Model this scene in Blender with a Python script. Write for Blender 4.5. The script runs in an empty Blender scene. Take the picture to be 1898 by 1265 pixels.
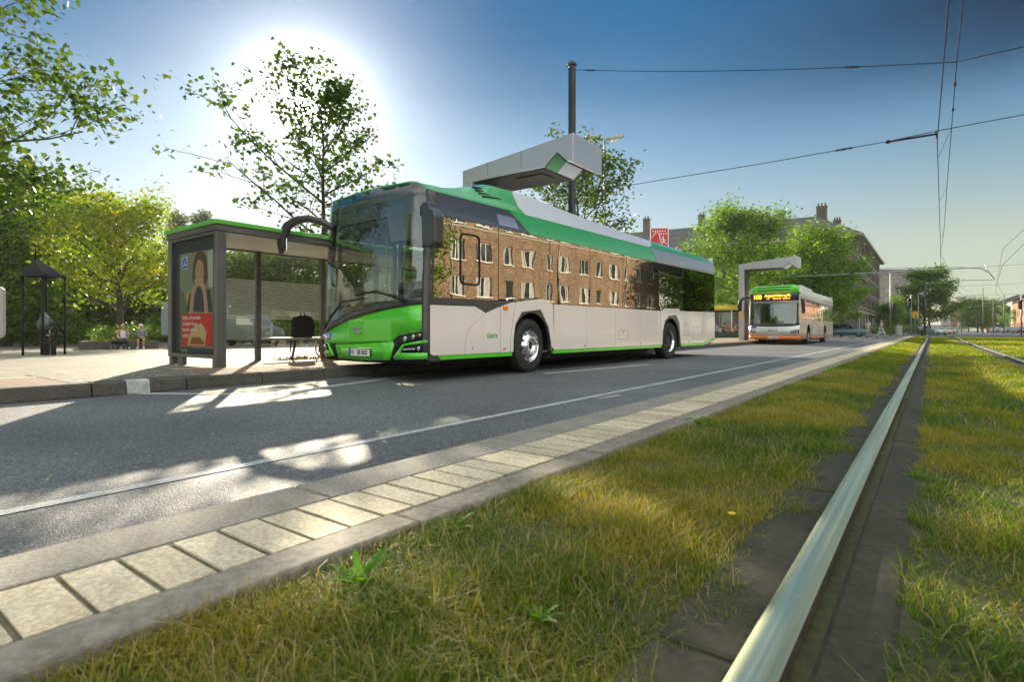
import bpy, bmesh, math, random
import numpy as np
from mathutils import Vector, Matrix
R = math.radians
scene = bpy.context.scene
C = scene.collection

# ------------------------------------------------------------------ camera, sky, sun, exposure
F, CX, HY, HC = 1032.0, 949.0, 612.0, 0.76        # focal length in px of the 1898 px wide photo, centre, horizon row, eye height
YAW = math.atan(778 / 1032)
ca, sa = math.cos(YAW), math.sin(YAW)
cam_d = bpy.data.cameras.new('camera'); cam = bpy.data.objects.new('camera', cam_d); C.objects.link(cam)
cam.location = (0, 0, HC); cam.rotation_euler = (R(90), 0, YAW)
cam_d.sensor_width = 36; cam_d.lens = 36 * F / 1898
cam_d.shift_y = (HY - 632.5) / 1898
cam_d.clip_start = 0.05; cam_d.clip_end = 4000
cam_d.dof.use_dof = True; cam_d.dof.focus_distance = 9.0; cam_d.dof.aperture_fstop = 6.3
scene.camera = cam

SUN = Vector((-925.5, 594.7, 417.0)).normalized()
SUN_EL = math.asin(SUN.z); SUN_AZ = math.atan2(SUN.x, SUN.y)
world = bpy.data.worlds.new('World'); scene.world = world; world.use_nodes = True
wn, wl = world.node_tree.nodes, world.node_tree.links
wn.clear()
def wnode(t, **k):
    n = wn.new(t)
    for a, b in k.items(): setattr(n, a, b)
    return n
sky = wnode('ShaderNodeTexSky', sky_type='NISHITA', sun_disc=False, sun_elevation=SUN_EL, sun_rotation=SUN_AZ,
            air_density=1.0, dust_density=1.6, ozone_density=2.2)
tc = wnode('ShaderNodeTexCoord')
nrm = wnode('ShaderNodeVectorMath', operation='NORMALIZE'); wl.new(tc.outputs['Generated'], nrm.inputs[0])
dot = wnode('ShaderNodeVectorMath', operation='DOT_PRODUCT'); wl.new(nrm.outputs[0], dot.inputs[0]); dot.inputs[1].default_value = SUN
SKY_K = .46
# the clear sky shaped by height above the horizon; unseen zenith and half away from the sun brightened as added fill
sep = wnode('ShaderNodeSeparateXYZ'); wl.new(nrm.outputs[0], sep.inputs[0])
def zramp(stops):
    r = wnode('ShaderNodeValToRGB'); wl.new(sep.outputs[2], r.inputs[0]); e = r.color_ramp.elements
    e[0].position = 0.0; e[0].color = (*stops[0][1], 1); e[1].position = 1.0; e[1].color = (*stops[-1][1], 1)
    for p, c in stops[1:-1]: k = e.new(p); k.color = (*c, 1)
    return r.outputs[0]
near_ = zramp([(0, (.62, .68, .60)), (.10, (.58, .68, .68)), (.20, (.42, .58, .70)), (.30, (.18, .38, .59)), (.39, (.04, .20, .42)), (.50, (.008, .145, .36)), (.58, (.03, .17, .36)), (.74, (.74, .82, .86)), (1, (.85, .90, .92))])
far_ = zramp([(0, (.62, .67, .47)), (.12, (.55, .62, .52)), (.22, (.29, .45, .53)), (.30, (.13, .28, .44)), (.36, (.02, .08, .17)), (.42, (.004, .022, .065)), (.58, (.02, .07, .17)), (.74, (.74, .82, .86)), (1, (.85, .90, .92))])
nf = wnode('ShaderNodeMapRange'); wl.new(dot.outputs['Value'], nf.inputs[0]); nf.inputs[1].default_value = .54; nf.inputs[2].default_value = .86
ramp = wnode('ShaderNodeMix', data_type='RGBA'); wl.new(nf.outputs[0], ramp.inputs[0]); wl.new(far_, ramp.inputs[6]); wl.new(near_, ramp.inputs[7])
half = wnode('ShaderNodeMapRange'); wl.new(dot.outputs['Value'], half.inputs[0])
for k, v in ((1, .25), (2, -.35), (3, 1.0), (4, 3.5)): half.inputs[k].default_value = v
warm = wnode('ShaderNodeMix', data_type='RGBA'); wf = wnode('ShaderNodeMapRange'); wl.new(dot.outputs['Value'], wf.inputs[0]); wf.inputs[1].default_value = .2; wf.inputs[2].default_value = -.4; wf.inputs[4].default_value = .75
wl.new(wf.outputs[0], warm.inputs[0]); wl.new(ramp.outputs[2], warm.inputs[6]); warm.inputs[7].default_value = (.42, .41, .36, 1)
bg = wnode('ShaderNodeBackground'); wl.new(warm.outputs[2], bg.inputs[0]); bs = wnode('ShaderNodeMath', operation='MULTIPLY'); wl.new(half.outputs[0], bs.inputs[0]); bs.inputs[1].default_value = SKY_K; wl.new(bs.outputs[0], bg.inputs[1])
bgn = wnode('ShaderNodeBackground'); wl.new(sky.outputs[0], bgn.inputs[0]); bgn.inputs[1].default_value = 0.001
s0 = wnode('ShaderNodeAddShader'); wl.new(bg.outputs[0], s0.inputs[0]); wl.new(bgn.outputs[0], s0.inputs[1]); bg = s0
# aureole of scattered light round the sun
low = wnode('ShaderNodeMapRange'); wl.new(sep.outputs[2], low.inputs[0])
for k, v in ((1, .02), (2, .46), (3, 1.0), (4, 0.0)): low.inputs[k].default_value = v
def lobe(power, strength, col, lowonly=False):
    p = wnode('ShaderNodeMath', operation='POWER'); m = wnode('ShaderNodeMath', operation='MAXIMUM'); m.inputs[1].default_value = 0
    wl.new(dot.outputs['Value'], m.inputs[0]); wl.new(m.outputs[0], p.inputs[0]); p.inputs[1].default_value = power
    b = wnode('ShaderNodeBackground'); b.inputs[0].default_value = col
    s = wnode('ShaderNodeMath', operation='MULTIPLY'); wl.new(p.outputs[0], s.inputs[0]); s.inputs[1].default_value = strength
    if lowonly:
        s2 = wnode('ShaderNodeMath', operation='MULTIPLY'); wl.new(s.outputs[0], s2.inputs[0]); wl.new(low.outputs[0], s2.inputs[1]); s = s2
    wl.new(s.outputs[0], b.inputs[1]); return b
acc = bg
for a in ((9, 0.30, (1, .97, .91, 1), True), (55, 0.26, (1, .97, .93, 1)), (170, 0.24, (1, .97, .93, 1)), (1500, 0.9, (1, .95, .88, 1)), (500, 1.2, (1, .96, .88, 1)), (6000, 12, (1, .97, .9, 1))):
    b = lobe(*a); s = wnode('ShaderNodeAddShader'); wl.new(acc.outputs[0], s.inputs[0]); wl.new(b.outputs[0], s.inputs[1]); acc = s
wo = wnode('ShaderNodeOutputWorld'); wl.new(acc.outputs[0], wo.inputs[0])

sl = bpy.data.lights.new('sun', 'SUN'); sl.energy = 4.9; sl.angle = R(0.5); sl.color = (1, .87, .66)
so = bpy.data.objects.new('sun', sl); C.objects.link(so); so.rotation_euler = (-SUN).to_track_quat('-Z', 'Y').to_euler(); so.location = (-40, 25, 30)
vs = scene.view_settings; vs.view_transform = 'Standard'; vs.look = 'None'; vs.gamma = 1; vs.exposure = 1.15
scene.cycles.max_bounces = 10; scene.cycles.transparent_max_bounces = 16
scene.cycles.sample_clamp_indirect = 6

# ------------------------------------------------------------------ helpers
def P(px, d):                                    # a ground position from photo column and distance
    xc = (px - CX) / F * d
    return xc * ca - d * sa, xc * sa + d * ca
def Zp(py, d): return HC - (py - HY) / F * d
def G(px, py, z=0.0):
    d = (HC - z) * F / (py - HY); return P(px, d)
def tag(o, label=None, cat=None, group=None, kind=None):
    for k, v in (('label', label), ('category', cat), ('group', group), ('kind', kind)):
        if v: o[k] = v
    return o
def empty(name, loc=(0, 0, 0), rz=0, label=None, cat=None, group=None):
    o = bpy.data.objects.new(name, None); C.objects.link(o); o.location = loc; o.rotation_euler = (0, 0, rz)
    o.empty_display_size = .2
    return tag(o, label, cat, group)
def copy_tree(o, parent=None):
    c = o.copy(); C.objects.link(c)
    if parent: c.parent = parent
    for ch in list(o.children): copy_tree(ch, c)
    return c
MATS = {}
def mat(name, col, rough=.6, metal=0.0, coat=0.0, col2=None, nscale=3.0, bump=0.0, bscale=None, bdist=.01, emit=0, spec=None, coatr=.03, contrast=(.35, .65), trans=0, ior=None, detail=6):
    if name in MATS: return MATS[name]
    m = bpy.data.materials.new(name); m.use_nodes = True; nt = m.node_tree; n = nt.nodes; l = nt.links
    b = n['Principled BSDF']; b.inputs['Base Color'].default_value = (*col, 1)
    b.inputs['Roughness'].default_value = rough; b.inputs['Metallic'].default_value = metal
    b.inputs['Coat Weight'].default_value = coat; b.inputs['Coat Roughness'].default_value = coatr
    if spec is not None: b.inputs['Specular IOR Level'].default_value = spec
    if trans: b.inputs['Transmission Weight'].default_value = trans
    if ior: b.inputs['IOR'].default_value = ior
    if emit:
        b.inputs['Emission Color'].default_value = (*col, 1); b.inputs['Emission Strength'].default_value = emit
    if col2 or bump:
        t = n.new('ShaderNodeTexCoord')
        if col2:
            x = n.new('ShaderNodeTexNoise'); x.inputs['Scale'].default_value = nscale; x.inputs['Detail'].default_value = detail; l.new(t.outputs['Object'], x.inputs[0])
            r = n.new('ShaderNodeValToRGB'); r.color_ramp.elements[0].position = contrast[0]; r.color_ramp.elements[1].position = contrast[1]
            r.color_ramp.elements[0].color = (*col, 1); r.color_ramp.elements[1].color = (*col2, 1)
            l.new(x.outputs[0], r.inputs[0]); l.new(r.outputs[0], b.inputs['Base Color'])
        if bump:
            y = n.new('ShaderNodeTexNoise'); y.inputs['Scale'].default_value = bscale or nscale; y.inputs['Detail'].default_value = 5; l.new(t.outputs['Object'], y.inputs[0])
            u = n.new('ShaderNodeBump'); u.inputs['Strength'].default_value = bump; u.inputs['Distance'].default_value = bdist
            l.new(y.outputs[0], u.inputs['Height']); l.new(u.outputs[0], b.inputs['Normal'])
            if coat: l.new(u.outputs[0], b.inputs['Coat Normal'])
    MATS[name] = m; return m
def glass(name, refl=.3, tint=(.5, .55, .5), rough=.01, wav=0.0, wscale=1.5, rtint=(1, 1, 1)):
    if name in MATS: return MATS[name]
    m = bpy.data.materials.new(name); m.use_nodes = True; nt = m.node_tree; n = nt.nodes; l = nt.links; n.clear()
    o = n.new('ShaderNodeOutputMaterial'); mx = n.new('ShaderNodeMixShader'); tr = n.new('ShaderNodeBsdfTransparent'); gl = n.new('ShaderNodeBsdfGlossy')
    tr.inputs[0].default_value = (*tint, 1); gl.inputs['Roughness'].default_value = rough; gl.inputs[0].default_value = (*rtint, 1)
    fr = n.new('ShaderNodeFresnel'); ge = n.new('ShaderNodeNewGeometry'); io = n.new('ShaderNodeMath'); io.operation = 'MULTIPLY_ADD'
    io.inputs[1].default_value = -.8333; io.inputs[2].default_value = 1.5; l.new(ge.outputs['Backfacing'], io.inputs[0]); l.new(io.outputs[0], fr.inputs[0])
    ad = n.new('ShaderNodeMath'); ad.operation = 'ADD'; ad.use_clamp = True; ad.inputs[1].default_value = refl; l.new(fr.outputs[0], ad.inputs[0])
    l.new(ad.outputs[0], mx.inputs[0]); l.new(tr.outputs[0], mx.inputs[1]); l.new(gl.outputs[0], mx.inputs[2]); l.new(mx.outputs[0], o.inputs[0])
    if wav:
        t = n.new('ShaderNodeTexCoord'); y = n.new('ShaderNodeTexNoise'); y.inputs['Scale'].default_value = wscale; y.inputs['Detail'].default_value = 1.5
        l.new(t.outputs['Object'], y.inputs[0]); u = n.new('ShaderNodeBump'); u.inputs['Strength'].default_value = 1; u.inputs['Distance'].default_value = wav
        l.new(y.outputs[0], u.inputs['Height']); l.new(u.outputs[0], gl.inputs['Normal'])
    MATS[name] = m; return m
def leafmat(name, cols, trans=.5, rough=.5, noise=None):
    m = bpy.data.materials.new(name); m.use_nodes = True; nt = m.node_tree; n = nt.nodes; l = nt.links; n.clear()
    o = n.new('ShaderNodeOutputMaterial'); g = n.new('ShaderNodeNewGeometry'); r = n.new('ShaderNodeValToRGB')
    e = r.color_ramp.elements; e[0].position = 0; e[0].color = (*cols[0], 1); e[1].position = 1; e[1].color = (*cols[-1], 1)
    for i, c in enumerate(cols[1:-1]): k = e.new((i + 1) / (len(cols) - 1)); k.color = (*c, 1)
    fac = g.outputs['Random Per Island']
    if noise:
        t = n.new('ShaderNodeTexCoord'); x = n.new('ShaderNodeTexNoise'); x.inputs['Scale'].default_value = noise[0]; x.inputs['Detail'].default_value = 4; l.new(t.outputs['Object'], x.inputs[0])
        mr = n.new('ShaderNodeMapRange'); mr.inputs[1].default_value = .38; mr.inputs[2].default_value = .62; l.new(x.outputs[0], mr.inputs[0])
        mm = n.new('ShaderNodeMix'); mm.inputs[0].default_value = noise[1]; l.new(fac, mm.inputs[2]); l.new(mr.outputs[0], mm.inputs[3]); fac = mm.outputs[0]
    l.new(fac, r.inputs[0])
    d = n.new('ShaderNodeBsdfPrincipled'); d.inputs['Roughness'].default_value = rough; l.new(r.outputs[0], d.inputs['Base Color']); d.inputs['Specular IOR Level'].default_value = .35
    tl = n.new('ShaderNodeBsdfTranslucent')
    hs = n.new('ShaderNodeMix'); hs.data_type = 'RGBA'; hs.blend_type = 'MULTIPLY'; hs.inputs[0].default_value = 1; hs.inputs[7].default_value = (2.3, 2.2, .9, 1)
    l.new(r.outputs[0], hs.inputs[6]); l.new(hs.outputs[2], tl.inputs[0])
    mx = n.new('ShaderNodeMixShader'); mx.inputs[0].default_value = trans; l.new(d.outputs[0], mx.inputs[1]); l.new(tl.outputs[0], mx.inputs[2]); l.new(mx.outputs[0], o.inputs[0])
    MATS[name] = m; return m

class MB:
    def __init__(s): s.v = []; s.f = []; s.m = []; s.s = []
    def add(s, vs_, fs, mi=0, sm=False):
        b = len(s.v); s.v += [tuple(v) for v in vs_]
        for f in fs: s.f.append([i + b for i in f]); s.m.append(mi); s.s.append(sm)
        return s
    def box(s, x0, y0, z0, x1, y1, z1, mi=0):
        return s.add([(x0, y0, z0), (x1, y0, z0), (x1, y1, z0), (x0, y1, z0), (x0, y0, z1), (x1, y0, z1), (x1, y1, z1), (x0, y1, z1)],
                     [(0, 3, 2, 1), (4, 5, 6, 7), (0, 1, 5, 4), (1, 2, 6, 5), (2, 3, 7, 6), (3, 0, 4, 7)], mi)
    def cbox(s, c, d, mi=0, rz=0, rx=0, ry=0):
        M = Matrix.Translation(c) @ Matrix.Rotation(rz, 4, 'Z') @ Matrix.Rotation(ry, 4, 'Y') @ Matrix.Rotation(rx, 4, 'X')
        a, b, h = d[0] / 2, d[1] / 2, d[2] / 2
        vs_ = [M @ Vector(p) for p in ((-a, -b, -h), (a, -b, -h), (a, b, -h), (-a, b, -h), (-a, -b, h), (a, -b, h), (a, b, h), (-a, b, h))]
        return s.add(vs_, [(0, 3, 2, 1), (4, 5, 6, 7), (0, 1, 5, 4), (1, 2, 6, 5), (2, 3, 7, 6), (3, 0, 4, 7)], mi)
    def prism(s, pts, ax, a, b, mi=0):             # polygon extruded along axis ax from a to b
        def q(p, h): return {'x': (h, p[0], p[1]), 'y': (p[0], h, p[1]), 'z': (p[0], p[1], h)}[ax]
        n = len(pts); vs_ = [q(p, a) for p in pts] + [q(p, b) for p in pts]
        fs = [list(range(n))[::-1], list(range(n, 2 * n))] + [(i, (i + 1) % n, n + (i + 1) % n, n + i) for i in range(n)]
        return s.add(vs_, fs, mi)
    def tube(s, pts, r, n=8, mi=0, sm=True, cap=True, flat=None):
        pts = [Vector(p) for p in pts]; rr = r if isinstance(r, (list, tuple)) else [r] * len(pts)
        b = len(s.v); up = None
        for i, p in enumerate(pts):
            t = (pts[min(i + 1, len(pts) - 1)] - pts[max(i - 1, 0)]).normalized()
            if up is None: up = Vector((0, 0, 1)) if abs(t.z) < .9 else Vector((1, 0, 0))
            x = t.cross(up).normalized(); y = x.cross(t).normalized(); up = y
            for k in range(n):
                a = 2 * math.pi * k / n + (math.pi / n)
                s.v.append(tuple(p + x * math.cos(a) * rr[i] * (flat or 1) + y * math.sin(a) * rr[i]))
        for i in range(len(pts) - 1):
            for k in range(n):
                s.f.append([b + i * n + k, b + i * n + (k + 1) % n, b + (i + 1) * n + (k + 1) % n, b + (i + 1) * n + k]); s.m.append(mi); s.s.append(sm)
        if cap:
            s.f.append([b + k for k in range(n)][::-1]); s.m.append(mi); s.s.append(False)
            e = b + (len(pts) - 1) * n; s.f.append([e + k for k in range(n)]); s.m.append(mi); s.s.append(False)
        return s
    def lathe(s, prof, M=None, n=24, mi=0, sm=True, cap=True):  # prof: (radius, height) about local z
        M = M or Matrix.Identity(4); b = len(s.v)
        for r, h in prof:
            for k in range(n):
                a = 2 * math.pi * k / n; s.v.append(tuple(M @ Vector((r * math.cos(a), r * math.sin(a), h))))
        for i in range(len(prof) - 1):
            for k in range(n):
                s.f.append([b + i * n + k, b + i * n + (k + 1) % n, b + (i + 1) * n + (k + 1) % n, b + (i + 1) * n + k]); s.m.append(mi); s.s.append(sm)
        for i in (0, len(prof) - 1) if cap else ():
            if prof[i][0] > 1e-5: s.f.append([b + i * n + k for k in range(n)]); s.m.append(mi); s.s.append(False)
        return s
    def ball(s, c, r, nu=12, nv=8, mi=0):
        r = r if isinstance(r, (tuple, list)) else (r, r, r); b = len(s.v)
        for j in range(nv + 1):
            ph = math.pi * j / nv
            for i in range(nu):
                th = 2 * math.pi * i / nu
                s.v.append((c[0] + r[0] * math.sin(ph) * math.cos(th), c[1] + r[1] * math.sin(ph) * math.sin(th), c[2] + r[2] * math.cos(ph)))
        for j in range(nv):
            for i in range(nu):
                s.f.append([b + j * nu + i, b + j * nu + (i + 1) % nu, b + (j + 1) * nu + (i + 1) % nu, b + (j + 1) * nu + i]); s.m.append(mi); s.s.append(True)
        return s
    def mesh(s, name, mats, merge=False):
        me = bpy.data.meshes.new(name); me.from_pydata(s.v, [], s.f)
        for m in (mats if isinstance(mats, (list, tuple)) else [mats]): me.materials.append(m)
        me.polygons.foreach_set('material_index', s.m); me.polygons.foreach_set('use_smooth', s.s)
        bm = bmesh.new(); bm.from_mesh(me)
        if merge: bmesh.ops.remove_doubles(bm, verts=bm.verts, dist=1e-4)
        bmesh.ops.recalc_face_normals(bm, faces=bm.faces); bm.to_mesh(me); bm.free()
        me.update(); return me
    def build(s, name, mats, parent=None, bevel=0, loc=None, rz=0, merge=False, seg=2):
        o = bpy.data.objects.new(name, s.mesh(name, mats, merge)); C.objects.link(o)
        if parent: o.parent = parent
        if loc: o.location = loc
        if rz: o.rotation_euler = (0, 0, rz)
        if bevel:
            b = o.modifiers.new('bevel', 'BEVEL'); b.width = bevel; b.segments = seg; b.limit_method = 'ANGLE'; b.angle_limit = R(40)
        return o
def text(name, s, size, m, parent, M, ext=.002, bold=0.0, align='CENTER', sx=1):
    cu = bpy.data.curves.new(name, 'FONT'); cu.body = s; cu.size = size; cu.extrude = ext; cu.align_x = align; cu.align_y = 'CENTER'; cu.offset = bold
    t = bpy.data.objects.new('t', cu); C.objects.link(t)
    me = bpy.data.meshes.new_from_object(t.evaluated_get(bpy.context.evaluated_depsgraph_get())); bpy.data.objects.remove(t)
    me.materials.clear(); me.materials.append(m)
    o = bpy.data.objects.new(name, me); C.objects.link(o); o.parent = parent; o.matrix_local = M @ Matrix.Diagonal((sx, 1, 1, 1)); return o
def pose(loc, xdir, up=(0, 0, 1)):                # matrix whose x runs along xdir, y along up, z out of the sign
    x = Vector(xdir).normalized(); y = Vector(up).normalized(); z = x.cross(y).normalized(); y = z.cross(x)
    M = Matrix((x, y, z)).transposed().to_4x4(); M.translation = Vector(loc); return M
def npmesh(name, verts, loops, starts, m, parent=None, smooth=False):
    me = bpy.data.meshes.new(name); me.vertices.add(len(verts)); me.vertices.foreach_set('co', np.asarray(verts, np.float32).ravel())
    me.loops.add(len(loops)); me.loops.foreach_set('vertex_index', np.asarray(loops, np.int32))
    me.polygons.add(len(starts)); me.polygons.foreach_set('loop_start', np.asarray(starts, np.int32))
    if smooth: me.polygons.foreach_set('use_smooth', np.ones(len(starts), bool))
    me.materials.append(m); me.update(calc_edges=True); me.validate()
    o = bpy.data.objects.new(name, me); C.objects.link(o)
    if parent: o.parent = parent
    return o
# common materials
STEEL = mat('brushed_steel', (.45, .46, .47), .35, .9, bump=.05, bscale=40)
GALV = mat('galvanised', (.38, .40, .41), .5, .7, col2=(.30, .31, .32), nscale=8)
DARK = mat('dark_plastic', (.018, .018, .02), .45)
BLACK = mat('black_matt', (.008, .008, .008), .7)
RUBBER = mat('tyre_rubber', (.022, .021, .02), .75, col2=(.04, .037, .033), nscale=12, bump=.3, bscale=60, bdist=.003)
WHITEP = mat('white_paint', (.78, .78, .76), .5)
ORANGE = mat('amber_lens', (.9, .22, .01), .2, coat=.6)
CLEAR = mat('lamp_glass', (.75, .77, .78), .12, .6, coat=1)
CHROME = mat('chrome', (.82, .82, .84), .1, 1)
AMBER = mat('amber_led', (1, .30, .02), .5, emit=2.4)
SKIN = mat('skin', (.50, .26, .17), .55)

# ------------------------------------------------------------------ the setting
def custom(name):
    m = bpy.data.materials.new(name); m.use_nodes = True; nt = m.node_tree
    return m, nt.nodes, nt.links, nt.nodes['Principled BSDF']
def noise(n, l, co, sc, det=4, rough=.5):
    x = n.new('ShaderNodeTexNoise'); x.inputs['Scale'].default_value = sc; x.inputs['Detail'].default_value = det; x.inputs['Roughness'].default_value = rough; l.new(co, x.inputs[0]); return x.outputs[0]
def rampn(n, l, fac, stops):
    r = n.new('ShaderNodeValToRGB'); e = r.color_ramp.elements
    e[0].position = stops[0][0]; e[0].color = (*stops[0][1], 1); e[1].position = stops[-1][0]; e[1].color = (*stops[-1][1], 1)
    for p, c in stops[1:-1]: k = e.new(p); k.color = (*c, 1)
    l.new(fac, r.inputs[0]); return r.outputs[0]
def mixc(n, l, f, a, b, mode='MIX'):
    x = n.new('ShaderNodeMix'); x.data_type = 'RGBA'; x.blend_type = mode
    for s, v in ((0, f), (6, a), (7, b)):
        if hasattr(v, 'is_output') or hasattr(v, 'links'): l.new(v, x.inputs[s])
        else: x.inputs[s].default_value = v if not isinstance(v, tuple) else (*v, 1)
    return x.outputs[2]
g3 = lambda v: (v, v, v)
# asphalt: worn aggregate in dark binder, small pale stones, wheel tracks along Y
ASPH, n, l, b = custom('asphalt')
t = n.new('ShaderNodeTexCoord').outputs['Object']
vo = n.new('ShaderNodeTexVoronoi'); vo.inputs['Scale'].default_value = 95; l.new(t, vo.inputs[0])
stone = rampn(n, l, vo.outputs['Color'], [(.30, (.075, .080, .088)), (.55, (.135, .143, .153)), (.80, (.21, .213, .215)), (.95, (.34, .33, .31))])
big = rampn(n, l, noise(n, l, t, .55, 5), [(.35, g3(.72)), (.65, g3(1.15))])
l.new(mixc(n, l, 1.0, stone, big, 'MULTIPLY'), b.inputs['Base Color'])
bu = n.new('ShaderNodeBump'); bu.inputs['Strength'].default_value = .7; bu.inputs['Distance'].default_value = .004
l.new(vo.outputs['Distance'], bu.inputs['Height']); bu.invert = True
b2 = n.new('ShaderNodeBump'); b2.inputs['Strength'].default_value = .7; b2.inputs['Distance'].default_value = .005; l.new(noise(n, l, t, 210, 3), b2.inputs['Height']); l.new(bu.outputs[0], b2.inputs['Normal'])
l.new(b2.outputs[0], b.inputs['Normal']); b.inputs['Roughness'].default_value = .62; b.inputs['Specular IOR Level'].default_value = .45
# paving with joints
def paving(name, c1, c2, mortar, bw, bh, rot, gap=.006, off=.5, stain=(.75, 1.15), rough=.75):
    m, n, l, b = custom(name); t = n.new('ShaderNodeTexCoord').outputs['Object']
    mp = n.new('ShaderNodeMapping'); mp.inputs['Rotation'].default_value = (0, 0, rot); l.new(t, mp.inputs[0])
    k = n.new('ShaderNodeTexBrick'); l.new(mp.outputs[0], k.inputs[0]); k.offset = off
    k.inputs['Color1'].default_value = (*c1, 1); k.inputs['Color2'].default_value = (*c2, 1); k.inputs['Mortar'].default_value = (*mortar, 1)
    k.inputs['Scale'].default_value = 1; k.inputs['Brick Width'].default_value = bw; k.inputs['Row Height'].default_value = bh; k.inputs['Mortar Size'].default_value = gap; k.inputs['Mortar Smooth'].default_value = .2
    s = rampn(n, l, noise(n, l, t, .35, 8, .65), [(.3, g3(stain[0])), (.7, g3(stain[1]))])
    l.new(mixc(n, l, 1.0, k.outputs[0], s, 'MULTIPLY'), b.inputs['Base Color']); b.inputs['Roughness'].default_value = rough; b.inputs['Specular IOR Level'].default_value = .25
    u = n.new('ShaderNodeBump'); u.inputs['Strength'].default_value = .6; u.inputs['Distance'].default_value = .006; u.invert = True; l.new(k.outputs['Fac'], u.inputs['Height'])
    u2 = n.new('ShaderNodeBump'); u2.inputs['Strength'].default_value = .3; u2.inputs['Distance'].default_value = .004; l.new(noise(n, l, t, 60, 3), u2.inputs['Height']); l.new(u.outputs[0], u2.inputs['Normal'])
    l.new(u2.outputs[0], b.inputs['Normal']); return m
PAVE_RED = paving('clinker_paving', (.33, .205, .15), (.26, .165, .125), (.08, .065, .05), .21, .105, R(45), .007)
PAVE_GREY = paving('grey_paving', (.27, .24, .195), (.22, .195, .165), (.09, .08, .065), .3, .3, R(0), .008, .5)
COBBLE, n, l, b = custom('small_cobbles'); t = n.new('ShaderNodeTexCoord').outputs['Object']
vo = n.new('ShaderNodeTexVoronoi'); vo.inputs['Scale'].default_value = 11; vo.inputs['Randomness'].default_value = .7; l.new(t, vo.inputs[0])
ve = n.new('ShaderNodeTexVoronoi'); ve.feature = 'DISTANCE_TO_EDGE'; ve.inputs['Scale'].default_value = 11; ve.inputs['Randomness'].default_value = .7; l.new(t, ve.inputs[0])
l.new(mixc(n, l, rampn(n, l, ve.outputs['Distance'], [(.03, g3(0)), (.10, g3(1))]), (.07, .07, .04), rampn(n, l, vo.outputs['Color'], [(.2, (.15, .14, .125)), (.8, (.29, .265, .23))])), b.inputs['Base Color']); b.inputs['Roughness'].default_value = .8
def concrete(name, c1, c2, sc=6, bump=.4, bs=70, rough=.8, dark=None):
    m, n, l, b = custom(name); t = n.new('ShaderNodeTexCoord').outputs['Object']
    a = rampn(n, l, noise(n, l, t, sc, 8, .65), [(.35, c1), (.65, c2)])
    f = rampn(n, l, noise(n, l, t, bs, 4, .6), [(.38, g3(.72)), (.62, g3(1.12))])
    l.new(mixc(n, l, 1.0, a, f, 'MULTIPLY'), b.inputs['Base Color']); b.inputs['Roughness'].default_value = rough
    u = n.new('ShaderNodeBump'); u.inputs['Strength'].default_value = bump; u.inputs['Distance'].default_value = .004; l.new(noise(n, l, t, bs, 4), u.inputs['Height']); l.new(u.outputs[0], b.inputs['Normal']); return m
KERB = concrete('kerb_concrete', (.20, .18, .145), (.30, .27, .215), 3, .5, 50)
KERBD = concrete('dark_kerb', (.065, .06, .052), (.11, .10, .088), 3, .5, 50)
TILE = concrete('pale_paver', (.58, .50, .36), (.72, .64, .48), 9, .35, 90)
n_, l_ = TILE.node_tree.nodes, TILE.node_tree.links; gi = n_.new('ShaderNodeNewGeometry'); pb = n_['Principled BSDF']; old = pb.inputs['Base Color'].links[0].from_socket
l_.new(mixc(n_, l_, 1.0, old, rampn(n_, l_, gi.outputs['Random Per Island'], [(0, (.78, .76, .72)), (.5, (1, .99, .95)), (1, (1.08, 1.04, .97))]), 'MULTIPLY'), pb.inputs['Base Color'])
GUTTER = concrete('gutter_concrete', (.24, .22, .18), (.34, .31, .26), 4, .5, 80)
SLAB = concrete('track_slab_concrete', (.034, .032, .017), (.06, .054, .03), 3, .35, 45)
MOSS = concrete('mossy_joint', (.09, .085, .045), (.16, .13, .08), 12, .9, 60)
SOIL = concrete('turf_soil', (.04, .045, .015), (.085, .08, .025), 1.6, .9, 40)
ROADPAINT = concrete('road_paint', (.34, .35, .35), (.58, .58, .57), 9, .5, 80)

def struct(name, mb, m, **k):
    o = mb.build(name, m, **k); o['kind'] = 'structure'; return o
def sheet(name, rects, z, m):
    mb = MB()
    for x0, y0, x1, y1 in rects: mb.add([(x0, y0, z), (x1, y0, z), (x1, y1, z), (x0, y1, z)], [(0, 1, 2, 3)])
    return struct(name, mb, m)
KX = -7.55                                         # bus stop kerb line
YJ = 57.0                                          # the junction
PLX = -11.5
def zpl(X):                                        # the square falls gently away from the kerb
    return .16 if X > PLX else max(.16 - (PLX - X) * .0195, -.22)
sheet('ground', [(-3000, -3000, 3000, 3000)], -.6, mat('far_ground', (.12, .13, .08), .9))
sheet('road', [(KX - .02, -60, 30, YJ), (-400, YJ, 400, 1500)], 0.0, ASPH)
mb = MB(); xs = [KX - .16, PLX, -31, -250]
for x0, x1 in zip(xs, xs[1:]): mb.add([(x0, -80, zpl(x0)), (x1, -80, zpl(x1)), (x1, YJ, zpl(x1)), (x0, YJ, zpl(x0))], [(0, 1, 2, 3)])
mb.add([(KX - .16, YJ, .16), (-250, YJ, -.22), (-250, YJ, -.6), (KX - .16, YJ, -.6)], [(0, 1, 2, 3)])
struct('plaza', mb, PAVE_GREY)
sheet('pavement', [(-9.0, -80, KX - .15, 2.0), (-9.0, 3.6, KX - .15, YJ - .2)], .164, PAVE_RED)
sheet('cobble_patch', [(-9.6, 2.0, KX - .15, 3.6)], .168, COBBLE)
sheet('pavement_edge', [(-9.12, -80, -9.0, 2.0), (-9.12, 3.6, -9.0, YJ - .2)], .167, TILE)
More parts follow.
